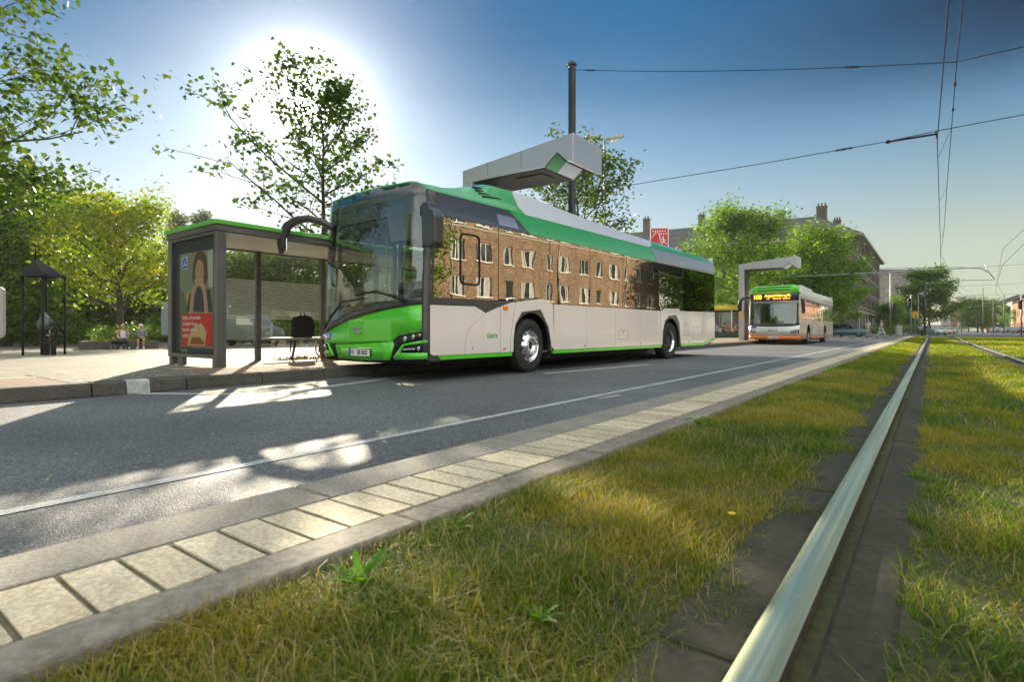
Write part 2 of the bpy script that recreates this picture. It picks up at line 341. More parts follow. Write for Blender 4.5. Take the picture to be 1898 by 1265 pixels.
# kerb stones along the stop, one metre each, one of them painted white
rk = random.Random(5)
mb = MB(); y = -20.0 + 1.16
while y < YJ - 1:
    dz = rk.uniform(-.003, .003)
    mb.prism([(KX - .16, -.05), (KX, -.05), (KX + .012, .02), (KX - .012, .145 + dz), (KX - .03, .16 + dz), (KX - .16, .165 + dz)], 'y', y + .006, y + .994)
    y += 1.0
struct('kerb', mb, KERBD, bevel=.008)
mb = MB().prism([(KX - .162, .167), (KX - .03, .1645), (KX - .009, .147), (KX + .0145, .02), (KX + .016, .006), (KX - .162, .006)], 'y', 2.50, 2.74)
struct('kerb_paint', mb, ROADPAINT)
# median: flush concrete edge, pale pavers, back kerb
mb = MB(); y = -6.0
while y < YJ:
    mb.prism([(-1.66, 0), (-1.64, .25), (-1.62, .262), (-1.425, .262), (-1.425, 0)], 'y', y + .003, y + .997); y += 1.0
struct('median_kerb', mb, GUTTER, bevel=.006)
mb = MB(); y = -6.0
while y < YJ:
    mb.box(-1.155, y + .004, .05, -1.045, y + .996, .268 + rk.uniform(-.003, .003)); y += 1.0
struct('median_back_kerb', mb, KERB, bevel=.008)
sheet('median_bedding', [(-1.43, -6, -1.15, YJ)], .2585, MOSS)
mb = MB(); y = -2.0
while y < YJ - .1:
    a = rk.uniform(-.0025, .0025); b_ = rk.uniform(-.0025, .0025)
    z = .2635 + rk.uniform(-.0015, .0015)
    x0, x1, y0, y1 = -1.414, -1.168, y + .0045, y + .102
    mb.add([(x0, y0 + a, .245), (x1, y0 + b_, .245), (x1, y1 + b_, .245), (x0, y1 + a, .245), (x0 + .003, y0 + a + .002, z), (x1 - .003, y0 + b_ + .002, z), (x1 - .003, y1 + b_ - .002, z), (x0 + .003, y1 + a - .002, z)],
           [(4, 5, 6, 7), (0, 1, 5, 4), (1, 2, 6, 5), (2, 3, 7, 6), (3, 0, 4, 7)]); y += .1065
struct('paver_strip', mb, TILE)
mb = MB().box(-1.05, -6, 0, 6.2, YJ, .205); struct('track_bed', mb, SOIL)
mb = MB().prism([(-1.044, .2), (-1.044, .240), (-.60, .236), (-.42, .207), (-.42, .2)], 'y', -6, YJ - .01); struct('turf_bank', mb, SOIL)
# slabs beside each rail
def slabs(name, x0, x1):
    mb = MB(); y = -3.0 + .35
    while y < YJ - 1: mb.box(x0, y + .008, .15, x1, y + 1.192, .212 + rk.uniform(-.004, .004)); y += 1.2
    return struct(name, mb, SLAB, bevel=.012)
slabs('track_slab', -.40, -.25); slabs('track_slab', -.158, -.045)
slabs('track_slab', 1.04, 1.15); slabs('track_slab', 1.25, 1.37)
# markings
def stripe(mb, p, q, w, z=.004):
    p, q = Vector((*p, 0)), Vector((*q, 0)); d = (q - p).normalized(); s = Vector((-d.y, d.x, 0)) * w / 2
    mb.add([(*(p - s).xy, z), (*(q - s).xy, z), (*(q + s).xy, z), (*(p + s).xy, z)], [(0, 1, 2, 3)])
mb = MB()
stripe(mb, (-3.07, -12), (-3.07, YJ - 5), .085)
struct('lane_line', mb, ROADPAINT)
mb = MB(); stripe(mb, (KX + .03, 2.62), (-6.15, 3.55), .14); stripe(mb, (-6.2, 3.55), (-7.2, 7.5), .12); stripe(mb, (-7.2, 7.5), (-6.15, 11.5), .12); stripe(mb, (-6.15, 11.5), (-7.2, 15.5), .12)
stripe(mb, (-7.2, 15.5), (KX + .05, 16.2), .12)
stripe(mb, (-5.35, 8.0), (-4.95, 11.6), .14)
for i in range(6): mb.box(-5.5 - .2 * i, YJ + 4.2, .003, -5.1 - .2 * i, YJ + 4.6, .006)
for k in range(9): stripe(mb, (-4.6 - k * 1.1, YJ + 5.2), (-4.6 - k * 1.1, YJ + 8.6), .45)
for x0, x1, yy in ((-4, 4, YJ + 3.2), (5, 16, YJ + 3.2), (-3, 14, YJ + 12), (-3, 14, YJ + 15)): stripe(mb, (x0, yy), (x1, yy), .25)
struct('road_marking', mb, ROADPAINT)
sheet('pavement', [(14, -60, 60, YJ)], .12, PAVE_GREY)
sheet('pavement', [(-250, 93.5, -7.0, 400), (18, YJ + 28, 200, 900)], .1, PAVE_GREY)
mb = MB(); mb.box(13.85, -60, 0, 14, YJ, .125); mb.box(-250, 93.35, 0, -6.85, 93.5, .105); mb.box(-7, 93.5, 0, -6.85, 400, .105); struct('kerb', mb, KERB)

# rails: a head with worn bright top on a darker web
RAILTOP, n, l, b = custom('polished_rail_top')
t = n.new('ShaderNodeTexCoord').outputs['Object']; mp = n.new('ShaderNodeMapping'); mp.inputs['Scale'].default_value = (60, .7, 60); l.new(t, mp.inputs[0])
l.new(rampn(n, l, noise(n, l, mp.outputs[0], 1.0, 5), [(.35, (.46, .51, .36)), (.65, (.66, .72, .54))]), b.inputs['Base Color'])
b.inputs['Metallic'].default_value = 1; l.new(rampn(n, l, noise(n, l, mp.outputs[0], 1.6, 4), [(.3, g3(.34)), (.7, g3(.5))]), b.inputs['Roughness'])
RUST = concrete('rail_side_rust', (.035, .022, .015), (.075, .045, .028), 20, .5, 90)
def rail_prof(xc, top):                            # convex head
    p = []
    for k in range(9):
        a = -1 + k / 4; p.append((xc + .033 * a, top - .010 * abs(a) ** 3 - .0012 * a * a))
    return p
def bend(y): return 0 if y < 46 else .0125 * (y - 46) ** 2
def rail(xc, label):
    t = empty('tram_rail', (xc, 0, .19), 0, label, 'tram rail', 'grooved rails of the tram track')
    mb = MB(); pr = rail_prof(0, .066); ys = [-3 + i * 1.0 for i in range(50)] + [46.5 + i * .9 for i in range(13)]
    vs_ = [(x + bend(y), y, z) for y in ys for x, z in pr]; m_ = len(pr)
    mb.add(vs_, [(i * m_ + k, i * m_ + k + 1, (i + 1) * m_ + k + 1, (i + 1) * m_ + k) for i in range(len(ys) - 1) for k in range(m_ - 1)], sm=True)
    mb.build('rail_head', RAILTOP, t)
    mb = MB(); pw = [(-.0332, .0548), (-.0332, .030), (-.014, .012), (-.014, -.05), (.014, -.05), (.014, .012), (.0332, .030), (.0332, .0548)]; m_ = len(pw)
    mb.add([(x + bend(y), y, z) for y in ys for x, z in pw], [(i * m_ + k, i * m_ + (k + 1) % m_, (i + 1) * m_ + (k + 1) % m_, (i + 1) * m_ + k) for i in range(len(ys) - 1) for k in range(m_)])
    mb.build('rail_web', RUST, t)
    for yj in (1.17, 13.0): MB().box(-.016, yj, .05, .016, yj + .005, .0661).build('weld', RAILTOP, t)
rail(-.212, 'nearest bright tram rail running away from the camera through the grass')
rail(1.20, 'farther bright tram rail to the right of the near one')
# dark strip of soil between rail and grass edge already the bed; grass blades
rg = np.random.default_rng(7)
def blades(name, boxes, m, seed):
    r = np.random.default_rng(seed); V = []; Lp = []; St = []; nb = 0; nl = 0
    for (x0, x1, y0, y1, dens, h, w, seg) in boxes:
        N = int((x1 - x0) * (y1 - y0) * dens); x = r.uniform(x0, x1, N); y = r.uniform(y0, y1, N)
        pn = (np.sin(x * 9 + 1.3 * np.sin(y * 5)) * np.sin(y * 6.5 + 2 * np.sin(x * 4)) + 1) / 2
        keep = r.uniform(0, 1, N) < (.45 + .55 * pn)
        edge = .05 * np.sin(y * 7) + .035 * np.sin(y * 17 + 1) + .03 * np.sin(y * 41)
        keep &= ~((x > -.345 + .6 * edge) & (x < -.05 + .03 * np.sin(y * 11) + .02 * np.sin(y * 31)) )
        keep &= ~((x > 1.02) & (x < 1.38))
        x, y, pn = x[keep], y[keep], pn[keep]; N = len(x); zg = np.where(x < -.4, .195 + .035 * np.clip((-.4 - x) / .2, 0, 1), .195)
        hh = h * r.uniform(.4, 1.25, N) * (.65 + .6 * pn); ww = w * r.uniform(.6, 1.4, N); az = r.uniform(0, 2 * np.pi, N)
        lean = hh * r.uniform(.15, 1.3, N); dx, dy = np.cos(az), np.sin(az); px_, py_ = -dy, dx
        cols = []
        for s in range(seg):
            f = s / seg; b = lean * f ** 1.8; z = zg + hh * (f - .42 * f * f * r.uniform(.3, 1.5, N)); wf = ww * (1 - .65 * f) / 2
            cols += [np.stack([x + dx * b - px_ * wf, y + dy * b - py_ * wf, z], 1), np.stack([x + dx * b + px_ * wf, y + dy * b + py_ * wf, z], 1)]
        cols.append(np.stack([x + dx * lean, y + dy * lean, zg + hh * r.uniform(.35, .9, N)], 1))
        k = 2 * seg + 1; v = np.stack(cols, 1).reshape(-1, 3); V.append(v)
        pat = []; st = []; c = 0
        for s in range(seg - 1): st.append(c); pat += [2 * s, 2 * s + 1, 2 * s + 3, 2 * s + 2]; c += 4
        st.append(c); pat += [2 * seg - 2, 2 * seg - 1, 2 * seg]; c += 3
        base = (np.arange(N) * k + nb)[:, None]; Lp.append((base + np.array(pat)).ravel()); St.append(((np.arange(N) * c + nl)[:, None] + np.array(st)).ravel())
        nb += N * k; nl += N * c
    o = npmesh(name, np.concatenate(V), np.concatenate(Lp), np.concatenate(St), m); o['kind'] = 'stuff'
    return o
GRASS = leafmat('grass_blades', [(.035, .09, .006), (.075, .15, .010), (.15, .20, .014), (.27, .25, .025), (.42, .32, .07)], .5, .5, noise=(1.7, .5))
o = blades('grass', [(-1.04, -.27, .05, 2.6, 46000, .046, .0026, 3), (-1.04, -.27, 2.6, 7, 15000, .058, .0038, 3), (-1.04, -.27, 7, 20, 4000, .07, .007, 2), (-1.04, -.27, 20, 56.8, 1200, .07, .014, 2),
               (-.06, 1.2, .9, 4.0, 20000, .056, .0032, 3), (-.06, 3.2, 4, 9, 5000, .07, .006, 2), (-.06, 6, 9, 20, 1800, .07, .010, 2), (-.06, 6, 20, 56.8, 500, .07, .024, 2)], GRASS, 3)
tag(o, 'short turf mixed green and straw dry between and beside the tram rails', 'grass')
# weeds rooted in the turf and along the paver edge
DRY = leafmat('dry_grass_blades', [(.20, .16, .05), (.34, .27, .11), (.42, .34, .16)], .35, .5)
o = blades('dry_grass', [(-1.04, -.30, .05, 2.6, 5200, .070, .0020, 3), (-1.04, -.30, 2.6, 8, 1800, .075, .0028, 3), (-.04, 1.2, .8, 4, 2800, .072, .0024, 3), (-.04, 4, 4, 14, 160, .10, .005, 3)], DRY, 31)
tag(o, 'longer straw coloured blades curling out of the green turf', 'grass')
WEED = leafmat('weed_leaf', [(.07, .19, .015), (.14, .32, .03)], .5, .4)
def weed(x, y, size, nl, label, upright=.5, seed=0, z=.2):
    r = random.Random(seed); t = empty('weed', (x, y, z), r.uniform(0, 6), label, 'weed', 'broad leaved weeds in the turf')
    for i in range(nl):
        a = i * 2.4 + r.uniform(-.3, .3); L = size * r.uniform(.6, 1.1); up = upright * r.uniform(.6, 1.2); w = L * .125; mb = MB(); pts = []
        for k in range(6):
            f = k / 5; rad = L * f * math.cos(up * (1.1 - .5 * f)); zz = L * (f * math.sin(up * 1.3) - .45 * f * f * (1 - up * .6)); ww = w * math.sin(math.pi * (f * .92 + .06)) ** .7 * (1 + .25 * (-1) ** k)
            pts += [(rad, -ww, zz + ww * .35), (rad, 0, zz), (rad, ww, zz + ww * .35)]
        pts = [(p[0] * math.cos(a) - p[1] * math.sin(a), p[0] * math.sin(a) + p[1] * math.cos(a), max(p[2], -.0)) for p in pts]
        mb.add(pts, [(k * 3 + j, k * 3 + j + 1, k * 3 + j + 4, k * 3 + j + 3) for k in range(5) for j in (0, 1)], sm=True)
        mb.build('leaf', WEED, t)
    return t
for i, (px, py, s, nl, up, lab) in enumerate([
    (665, 1085, .085, 9, 1.0, 'tall bright green weed at the dark edge of the back kerb, biggest by the pavers'),
    (815, 975, .07, 6, .7, 'small upright weed by the kerb just beyond the biggest one'),
    (1300, 785, .13, 8, .4, 'weed clump overhanging the paver edge in the middle distance'),
    (1495, 690, .12, 5, 1.0, 'thin tall seedling standing up against the paver strip'),
    (1385, 745, .10, 7, .5, 'small weed clump by the back kerb between the middle clump and the tall seedling'),
    (1715, 868, .13, 9, .25, 'flat rosette of dandelion leaves right of the near rail'),
    (1000, 1150, .05, 8, .8, 'dark green weed tuft low in the grass near the camera'),
    (1570, 800, .06, 6, .3, 'small flat weed in the grass left of the track slabs')]):
    X, Y = G(px, py, .24); X = max(X, -1.0) if X < -.3 else X; weed(X, Y, s, nl, lab, up, i + 3, .235 if X < -.5 else .2)
X, Y = G(1353, 950, .24); t = empty('dandelion_flower', (X, Y, .19), 0, 'single yellow flower in the turf left of the near rail', 'flower')
MB().tube([(0, 0, 0), (.005, 0, .045)], .0012, 5).build('stem', WEED, t)
mb = MB()
for k in range(14):
    a = k * .449; mb.add([(.005, 0, .045), (.005 + .010 * math.cos(a - .2), .010 * math.sin(a - .2), .049), (.005 + .012 * math.cos(a), .012 * math.sin(a), .047), (.005 + .010 * math.cos(a + .2), .010 * math.sin(a + .2), .049)], [(0, 1, 2, 3)])
mb.build('petals', mat('yellow_petals', (.8, .6, .02), .6), t)

# ------------------------------------------------------------------ trees
BARK = mat('bark', (.05, .04, .03), .9, col2=(.10, .085, .065), nscale=9, bump=.8, bscale=25, bdist=.02)
LOBED = np.array([(0, 0, 0), (.18, .10, 0), (.46, .06, -.05), (.34, .30, -.03), (.52, .52, -.07), (.22, .56, -.02), (0, 1.0, -.08), (-.22, .56, -.02), (-.52, .52, -.07), (-.34, .30, -.03), (-.46, .06, -.05), (-.18, .10, 0)], np.float32)
KITE = np.array([(0, 0, 0), (.36, .38, -.05), (0, 1, -.04), (-.36, .38, -.05)], np.float32)
def leaves(name, pos, size, m, parent, rg, shape=KITE, up=.45, droop=0.0):
    N = len(pos); k = len(shape)
    nv = rg.normal(0, 1, (N, 3)); nv[:, 2] = np.abs(nv[:, 2]) + up; nv /= np.linalg.norm(nv, axis=1)[:, None]
    h = rg.normal(0, 1, (N, 3)); h[:, 2] -= droop; h -= (h * nv).sum(1)[:, None] * nv; h /= np.linalg.norm(h, axis=1)[:, None]
    x = np.cross(h, nv); s = (size * rg.uniform(.6, 1.3, N))[:, None, None]
    v = pos[:, None, :] + s * (shape[None, :, 0:1] * x[:, None, :] + shape[None, :, 1:2] * h[:, None, :] + shape[None, :, 2:3] * nv[:, None, :])
    return npmesh(name, v.reshape(-1, 3), np.arange(N * k), np.arange(N) * k, m, parent)
def tree(name, label, loc, H, R_, trunk_h, mleaf, nleaf, lsize, seed, env='round', tr=None, nl=16, group=None, shape=KITE, sparse=0, up=0.6, lobes=1.0, droop=0, spread=.22, cat='tree', subs=7, flat=1.0, bias=None):
    r = random.Random(seed); rg = np.random.default_rng(seed); t = empty(name, loc, 0 if bias else r.uniform(0, 6.28), label, cat, group)
    tr = tr or H * .022; mb = MB(); anchors = []
    def envf(f):                                   # crown radius by height fraction in the crown
        if env == 'round': return math.sqrt(max(0, 1 - (1.75 * (f - .42)) ** 2)) if f > .42 else math.sqrt(max(.1, 1 - (1.9 * (f - .42)) ** 2))
        if env == 'cone': return max(.08, 1.0 - f * .85)
        if env == 'vase': return .55 + .6 * math.sin(math.pi * min(1, f * .95)) if f < .9 else .45
        if env == 'maple': return (.85 + .5 * f if f < .3 else 1.0 - .68 * (f - .3))
        if env == 'poplar': return .35 + .65 * math.sin(math.pi * min(.98, f + .08))
    wob = [Vector((r.uniform(-.03, .03) * H * .3, r.uniform(-.03, .03) * H * .3, 0)) for _ in range(7)]; wob[0] = Vector()
    def trunk_at(f): i = min(5, int(f * 6)); u = f * 6 - i; return wob[i].lerp(wob[i + 1], u) + Vector((0, 0, H * .95 * f))
    mb.tube([trunk_at(i / 12) for i in range(13)], [tr * (1.25 if i == 0 else 1) * (1 - .9 * i / 12) + .006 for i in range(13)], 9)
    for i in range(nl):
        f = (i + r.uniform(.1, .9)) / nl; hz = trunk_h + (H * .93 - trunk_h) * f; p = trunk_at(hz / (H * .95) if hz < H * .95 else 1)
        az = i * 2.399 + r.uniform(-.3, .3); el = R(12 + 50 * f) * up * r.uniform(.8, 1.3)
        if env == 'poplar': el = R(60)
        L = R_ * envf(f) * r.uniform(.75, 1.12) * lobes * (1 + bias[1] * math.cos(az - bias[0]) if bias else 1); d = Vector((math.cos(az) * math.cos(el), math.sin(az) * math.cos(el), math.sin(el)))
        pts = [p]; n_ = 6; dd = d.copy()
        for k in range(n_):
            dd = (dd + Vector((r.uniform(-.16, .16), r.uniform(-.16, .16), r.uniform(-.06, .16) - droop * .12))).normalized(); pts.append(pts[-1] + dd * L / n_)
        r0 = max(.012, tr * .42 * (1 - .6 * f)); mb.tube(pts, [r0 * (1 - .85 * k / n_) + .004 for k in range(n_ + 1)], 6)
        for k in range(subs):
            u = (k + .6) / subs; j = min(n_ - 1, int(u * n_)); q = pts[j].lerp(pts[j + 1], u * n_ - j); side = 1 if k % 2 else -1
            b = Vector((-d.y, d.x, 0)).normalized() * side; sd = (dd * .7 + b * r.uniform(.5, 1) + Vector((0, 0, r.uniform(-.2, .45)))).normalized()
            SL = (L * (.50 - .28 * u) + .12 * R_) * r.uniform(.7, 1.2); sp = [q]; s2 = sd.copy()
            for _ in range(4): s2 = (s2 + Vector((r.uniform(-.2, .2), r.uniform(-.2, .2), r.uniform(-.12, .2) - droop * .2))).normalized(); sp.append(sp[-1] + s2 * SL / 4)
            rs = r0 * .4 * (1 - u * .5); mb.tube(sp, [rs * (1 - .8 * _ / 4) + .003 for _ in range(5)], 4, cap=False)
            anchors += [tuple(sp[2]), tuple(sp[3]), tuple(sp[4]), tuple(sp[4])]
            for w in (1, 2, 3):
                tw = (s2 + Vector((r.uniform(-1, 1), r.uniform(-1, 1), r.uniform(-.5, .7)))).normalized(); e = sp[w + 1] + tw * SL * .32
                mb.tube([sp[w + 1], e], [rs * .3 + .002, .002], 3, cap=False); anchors += [tuple(e), tuple(sp[w + 1].lerp(e, .6))]
        if not sparse: anchors += [tuple(pts[-1])] * 2
    mb.build('trunk', BARK, t)
    A = np.array(anchors, np.float32); w = rg.uniform(.2, 1, len(A)) ** (1 + sparse); w /= w.sum(); idx = rg.choice(len(A), nleaf, p=w)
    sg = spread * R_ / 3 if R_ > 3 else spread
    pos = A[idx] + rg.normal(0, 1, (nleaf, 3)) * np.array([sg, sg, sg * .7 * flat])
    leaves('crown', pos.astype(np.float32), lsize, mleaf, t, rg, shape)
    return t
def clone(o, loc, rz, s, label, group=None):
    c = copy_tree(o); c.location = loc; c.rotation_euler = (0, 0, rz); c.scale = s if isinstance(s, tuple) else (s, s, s); c['label'] = label
    if group: c['group'] = group
    return c
L_MAPLE = leafmat('maple_leaf', [(.020, .050, .008), (.035, .075, .010), (.055, .10, .012), (.08, .115, .012)], .42, .45)
L_YELLOW = leafmat('turning_leaf', [(.06, .13, .012), (.10, .18, .014), (.15, .21, .016), (.22, .24, .018), (.27, .21, .02)], .55, .5, noise=(.5, .45))
L_FRESH = leafmat('street_tree_leaf', [(.035, .085, .009), (.065, .14, .013), (.11, .20, .018), (.15, .23, .022)], .5, .45)
L_DARK = leafmat('wood_leaf', [(.045, .085, .014), (.075, .135, .018), (.12, .185, .022)], .5, .5)
L_BLUE = leafmat('poplar_leaf', [(.06, .09, .05), (.08, .115, .06), (.11, .14, .075)], .35, .5)
X, Y = P(598, 16.6)
tree('maple_tree', 'sparse young maple with the sun behind it, standing behind the bus shelter', (X, Y, .1), 7.9, 2.8, 2.8, L_MAPLE, 4600, .135, 14, 'maple', .10, 20, 'maples round the square', LOBED, 2, up=.72, spread=.15, bias=(YAW + math.pi, .42), subs=9)
X, Y = P(-262, 12.0)
tree('maple_tree', 'big maple reaching its boughs in from the left edge of the picture', (X, Y, .1), 8.3, 4.9, 2.2, L_MAPLE, 17000, .155, 23, 'round', .17, 18, 'maples round the square', LOBED, 2, up=.55, spread=.2)
X, Y = P(1072, 24)
t5 = tree('maple_tree', 'green maple rising behind the bus roof beside the charging arm', (X, Y, .1), 7.7, 3.0, 2.6, L_MAPLE, 6500, .17, 31, 'round', .12, 15, 'maples round the square', KITE, 2, up=.8, spread=.2)
X, Y = P(735, 27); clone(t5, (X, Y, 0), 2.0, .83, 'maple showing only its yellow green top above the front of the green bus', 'maples round the square')
X, Y = P(222, 31)
tree('lime_tree', 'round yellow green tree above the two seated women', (X, Y, -.2), 7.3, 3.9, 2.0, L_YELLOW, 15000, .19, 41, 'round', .2, 20, None, KITE, up=.7, spread=.3)
X, Y = P(12, 33)
w1 = tree('broad_tree', 'dark green tree at the left edge behind the pump pavilion', (X, Y, -.2), 8.4, 4.8, 1.0, L_DARK, 17000, .26, 51, 'round', .22, 20, 'trees closing the far side of the square', KITE, up=.7, spread=.4)
w2 = tree('broad_tree', 'leafy green tree left of the yellow green one, in front of the dark row', (*P(90, 42), -.2), 8.6, 5.0, .9, L_DARK, 15000, .30, 52, 'vase', .22, 18, 'trees closing the far side of the square', KITE, up=.7, spread=.4)
G_ = 'trees closing the far side of the square'
for i, (px, d, s, base, lab) in enumerate([(-60, 44, 1.05, w1, 'tree beyond the left edge behind the dark facade'), (165, 47, .86, w1, 'dark tree behind the right half of the yellow green crown'),
        (265, 52, .9, w2, 'tree seen just right of the yellow green crown'), (345, 50, .78, w1, 'tree behind the advertising panel of the shelter'),
        (430, 47, .72, w2, 'tree seen through the left shelter pane'), (500, 46, .80, w1, 'bright tree seen through the middle of the shelter glass'),
        (580, 48, .78, w2, 'tree seen through the right shelter pane next to the bus'), (660, 55, .85, w1, 'tree seen through the bus windscreen'),
        (760, 60, .8, w2, 'tree hidden behind the front of the green bus'), (55, 60, 1.15, w2, 'tall tree rising behind the left hand trees'),
        (140, 64, 1.1, w1, 'tall tree in the gap above the pavilion roof')]):
    X, Y = P(px, d); clone(base, (X, Y, -.3), i * 1.3, s, lab, G_)
po = tree('poplar_tree', 'hazy poplar above the shelter roof, left one of the pair', (*P(330, 84), -.3), 19.0, 2.6, 2.0, L_BLUE, 9000, .42, 61, 'poplar', .3, 22, 'distant poplars', KITE, spread=.5)
for i, (px, s, lab) in enumerate([(372, 1.0, 'hazy poplar above the shelter roof, right one of the pair'), (350, .9, 'lower poplar between the two tall ones'), (395, .84, 'low poplar at the corner of the shelter roof'), (250, .82, 'far poplar above the yellow green tree')]):
    X, Y = P(px, 84 + 2 * i); clone(po, (X, Y, -.3), i + .7, s, lab, 'distant poplars')
# street trees round the second bus
s1 = tree('street_tree', 'bright green street tree left of the silver bus and its charging arm', (*P(1372, 50), 0), 10.6, 4.6, 2.6, L_FRESH, 17000, .26, 71, 'round', .2, 20, 'street trees beyond the stop', KITE, up=.7, spread=.33)
s2 = tree('street_tree', 'wide green street tree right above the silver bus roof', (*P(1508, 58), 0), 9.6, 4.6, 2.8, L_FRESH, 17000, .28, 72, 'round', .2, 20, 'street trees beyond the stop', KITE, up=.6, spread=.33)
for px, d, s, rz, lab in ((1432, 66, .93, 1.2, 'street tree in the gap between the two big ones over the silver bus'), (1402, 60, .72, 2.2, 'lower street tree filling in behind the white charging arm'), (1560, 66, .66, 4, 'low street tree at the right rear of the silver bus'), (1300, 70, .62, 5, 'street tree partly hidden by the rear of the green bus')):
    X, Y = P(px, d); clone(s1, (X, Y, 0), rz, s, lab, 'street trees beyond the stop')
X, Y = P(1722, 112); tree('street_tree', 'big dark tree standing alone beyond the junction over the white car', (X, Y, 0), 12.4, 4.7, 1.6, L_DARK, 14000, .42, 81, 'round', .25, 20, 'street trees beyond the junction', KITE, up=.6, spread=.36)
X, Y = P(1646, 100); clone(w1, (X, Y, 0), 3, .55, 'small dark tree at the corner beside the dark brick building', 'street trees beyond the junction')
X, Y = P(1675, 128); clone(w2, (X, Y, 0), 1, .8, 'tree behind the grey cabinet left of the big lone tree', 'street trees beyond the junction')
for i, (px, d, s, lab) in enumerate([(1812, 175, 1.0, 'broad tree at the right of the far street, left one of the group'), (1835, 190, 1.05, 'tallest tree of the far right group'), (1795, 210, .9, 'tree where the far street narrows'), (1858, 165, .62, 'yellowish tree in front of the grey house'), (1875, 150, .60, 'yellowish tree in front of the orange brick house'), (1893, 140, .5, 'small tree at the right edge above the parked cars')]):
    X, Y = P(px, d); clone(s1 if i > 2 else w1, (X, Y, 0), i * 1.1, s * 1.05, lab, 'trees along the far right pavement')
# trees the bus mirrors: across the street and behind the camera
for X, Y, s, rz, b, lab in ((13.5, 19.5, .72, 1, s1, 'street tree across the road left of the brick block'), (15, 66, .95, 3, s1, 'street tree across the road at the end of the brick block'), (14.5, 75, .9, 5, s2, 'second street tree past the end of the brick block'), (17, 88, 1, 2, s1, 'third street tree past the end of the brick block'), (19, 70, 1.1, 5.5, s1, 'taller street tree behind the first one past the brick block'), (21, 80, 1.15, .5, s2, 'taller street tree behind the second one past the brick block'), (-15, -14, .8, 2.5, s1, 'street tree on the left pavement behind the camera, nearest one'), (-19, -20, .9, 3.5, s2, 'street tree on the left pavement behind the camera, middle one'), (-13, -26, .9, 4.5, s1, 'street tree on the left pavement behind the camera, farthest one')):
    clone(b, (X, Y, 0), rz, s, lab, 'street trees across the road')
tree('willow_tree', 'weeping tree on the pavement behind the camera, mirrored in the windscreen', (-12.5, -7.5, .1), 9.5, 4.2, 2.6, L_DARK, 9000, .16, 91, 'round', .2, 18, None, KITE, .5, up=.6, droop=1.6, spread=.2)

# ------------------------------------------------------------------ the green electric bus
BTH = -math.atan2(.24, 6.12)
bus = empty('city_bus', (-7.110, 5.511, 0), BTH, 'green and silver electric bus beside the shelter, plate H BB 9602', 'bus', 'city buses at the charging stops')
GREEN = mat('bus_green', (.10, .62, .03), .22, 0, .9)
SILV = mat('bus_silver', (.90, .83, .79), .24, .1, 1.0, coatr=.04)
ROOFW = mat('bus_roof_silver', (.74, .76, .82), .35, .15, .6)
GREENT = mat('bus_roof_green', (.05, .42, .12), .3, 0, .8)
ANTH = mat('bus_anthracite', (.10, .105, .125), .28, .5, .8)
BGREY = mat('bus_pillar_grey', (.07, .07, .075), .38, .2, .4)
SEAM = mat('seam_black', (.01, .01, .01), .8)
GSIDE = glass('bus_side_glass', .46, (.10, .10, .09), .006, .0014, 1.7, (1, .93, .80))
GDARK = glass('bus_rear_glass', .10, (.02, .02, .02), .006, .0015, 1.4)
GFRONT = glass('windscreen_glass', .06, (.80, .83, .80), .006, .0016, 1.5)
GFAR = glass('door_glass', .03, (.80, .83, .80), .01)
INT = mat('bus_interior', (.16, .165, .17), .6); INT2 = mat('bus_seat_fabric', (.03, .10, .05), .9, col2=(.05, .05, .06), nscale=40); YEL = mat('grab_pole', (.55, .50, .10), .35, .2)
def yf(x):
    a = min(abs(x), 1.275); y = .05 * a * a
    if a > 1: y += .25 * (1 - math.sqrt(max(0, 1 - ((a - 1) / .275) ** 2)))
    return y
def lean(z): return .0 if z < 1.2 else .055 * (z - 1.2) ** 1.3
XC = [-1.268, -1.258, -1.245, -1.22, -1.19, -1.15, -1.1, -1.0, -.85, -.7, -.5, -.3, -.1, .1, .3, .5, .7, .85, 1.0, 1.1, 1.15, 1.19, 1.22, 1.245, 1.258, 1.268]
def warp_poly(pts, cutsa, cutsb, fn, off, th, name, m, parent, smooth=True):
    bm = bmesh.new(); bm.faces.new([bm.verts.new((p[0], p[1], 0)) for p in pts])
    for c in cutsa: bmesh.ops.bisect_plane(bm, geom=bm.verts[:] + bm.edges[:] + bm.faces[:], plane_co=(c, 0, 0), plane_no=(1, 0, 0), dist=1e-5)
    for c in cutsb: bmesh.ops.bisect_plane(bm, geom=bm.verts[:] + bm.edges[:] + bm.faces[:], plane_co=(0, c, 0), plane_no=(0, 1, 0), dist=1e-5)
    mx = [f for f in bm.faces if len(f.verts) > 4]
    if mx: bmesh.ops.triangulate(bm, faces=mx)
    bm.verts.ensure_lookup_table(); vs_ = [v.co.copy() for v in bm.verts]; bm.verts.index_update(); fs = [[v.index for v in f.verts] for f in bm.faces]
    ed = [[v.index for v in e.verts] for e in bm.edges if e.is_boundary]; bm.free(); n_ = len(vs_)
    M_ = MB(); out = [fn(v.x, v.y, off) for v in vs_]; inn = [fn(v.x, v.y, off - th) for v in vs_]
    M_.add(out + inn, fs, 0, smooth); M_.f += [[i + n_ for i in f][::-1] for f in fs]; M_.m += [0] * len(fs); M_.s += [smooth] * len(fs)
    for e in ed: M_.f.append([e[0], e[1], e[1] + n_, e[0] + n_]); M_.m.append(0); M_.s.append(False)
    return M_.build(name, m, parent)
def ff(x, z, off): return (x, yf(x) + lean(z) - off, z)
def front(name, pts, m, off=0, th=.03, parent=None):
    return warp_poly(pts, XC, [.6, .9, 1.2, 1.5, 1.8, 2.1, 2.4, 2.7], ff, off, th, name, m, parent or bus)
def xs(z): return 1.275 if z < 2.47 else 1.275 - .055 * ((z - 2.47) / .34) ** 1.4
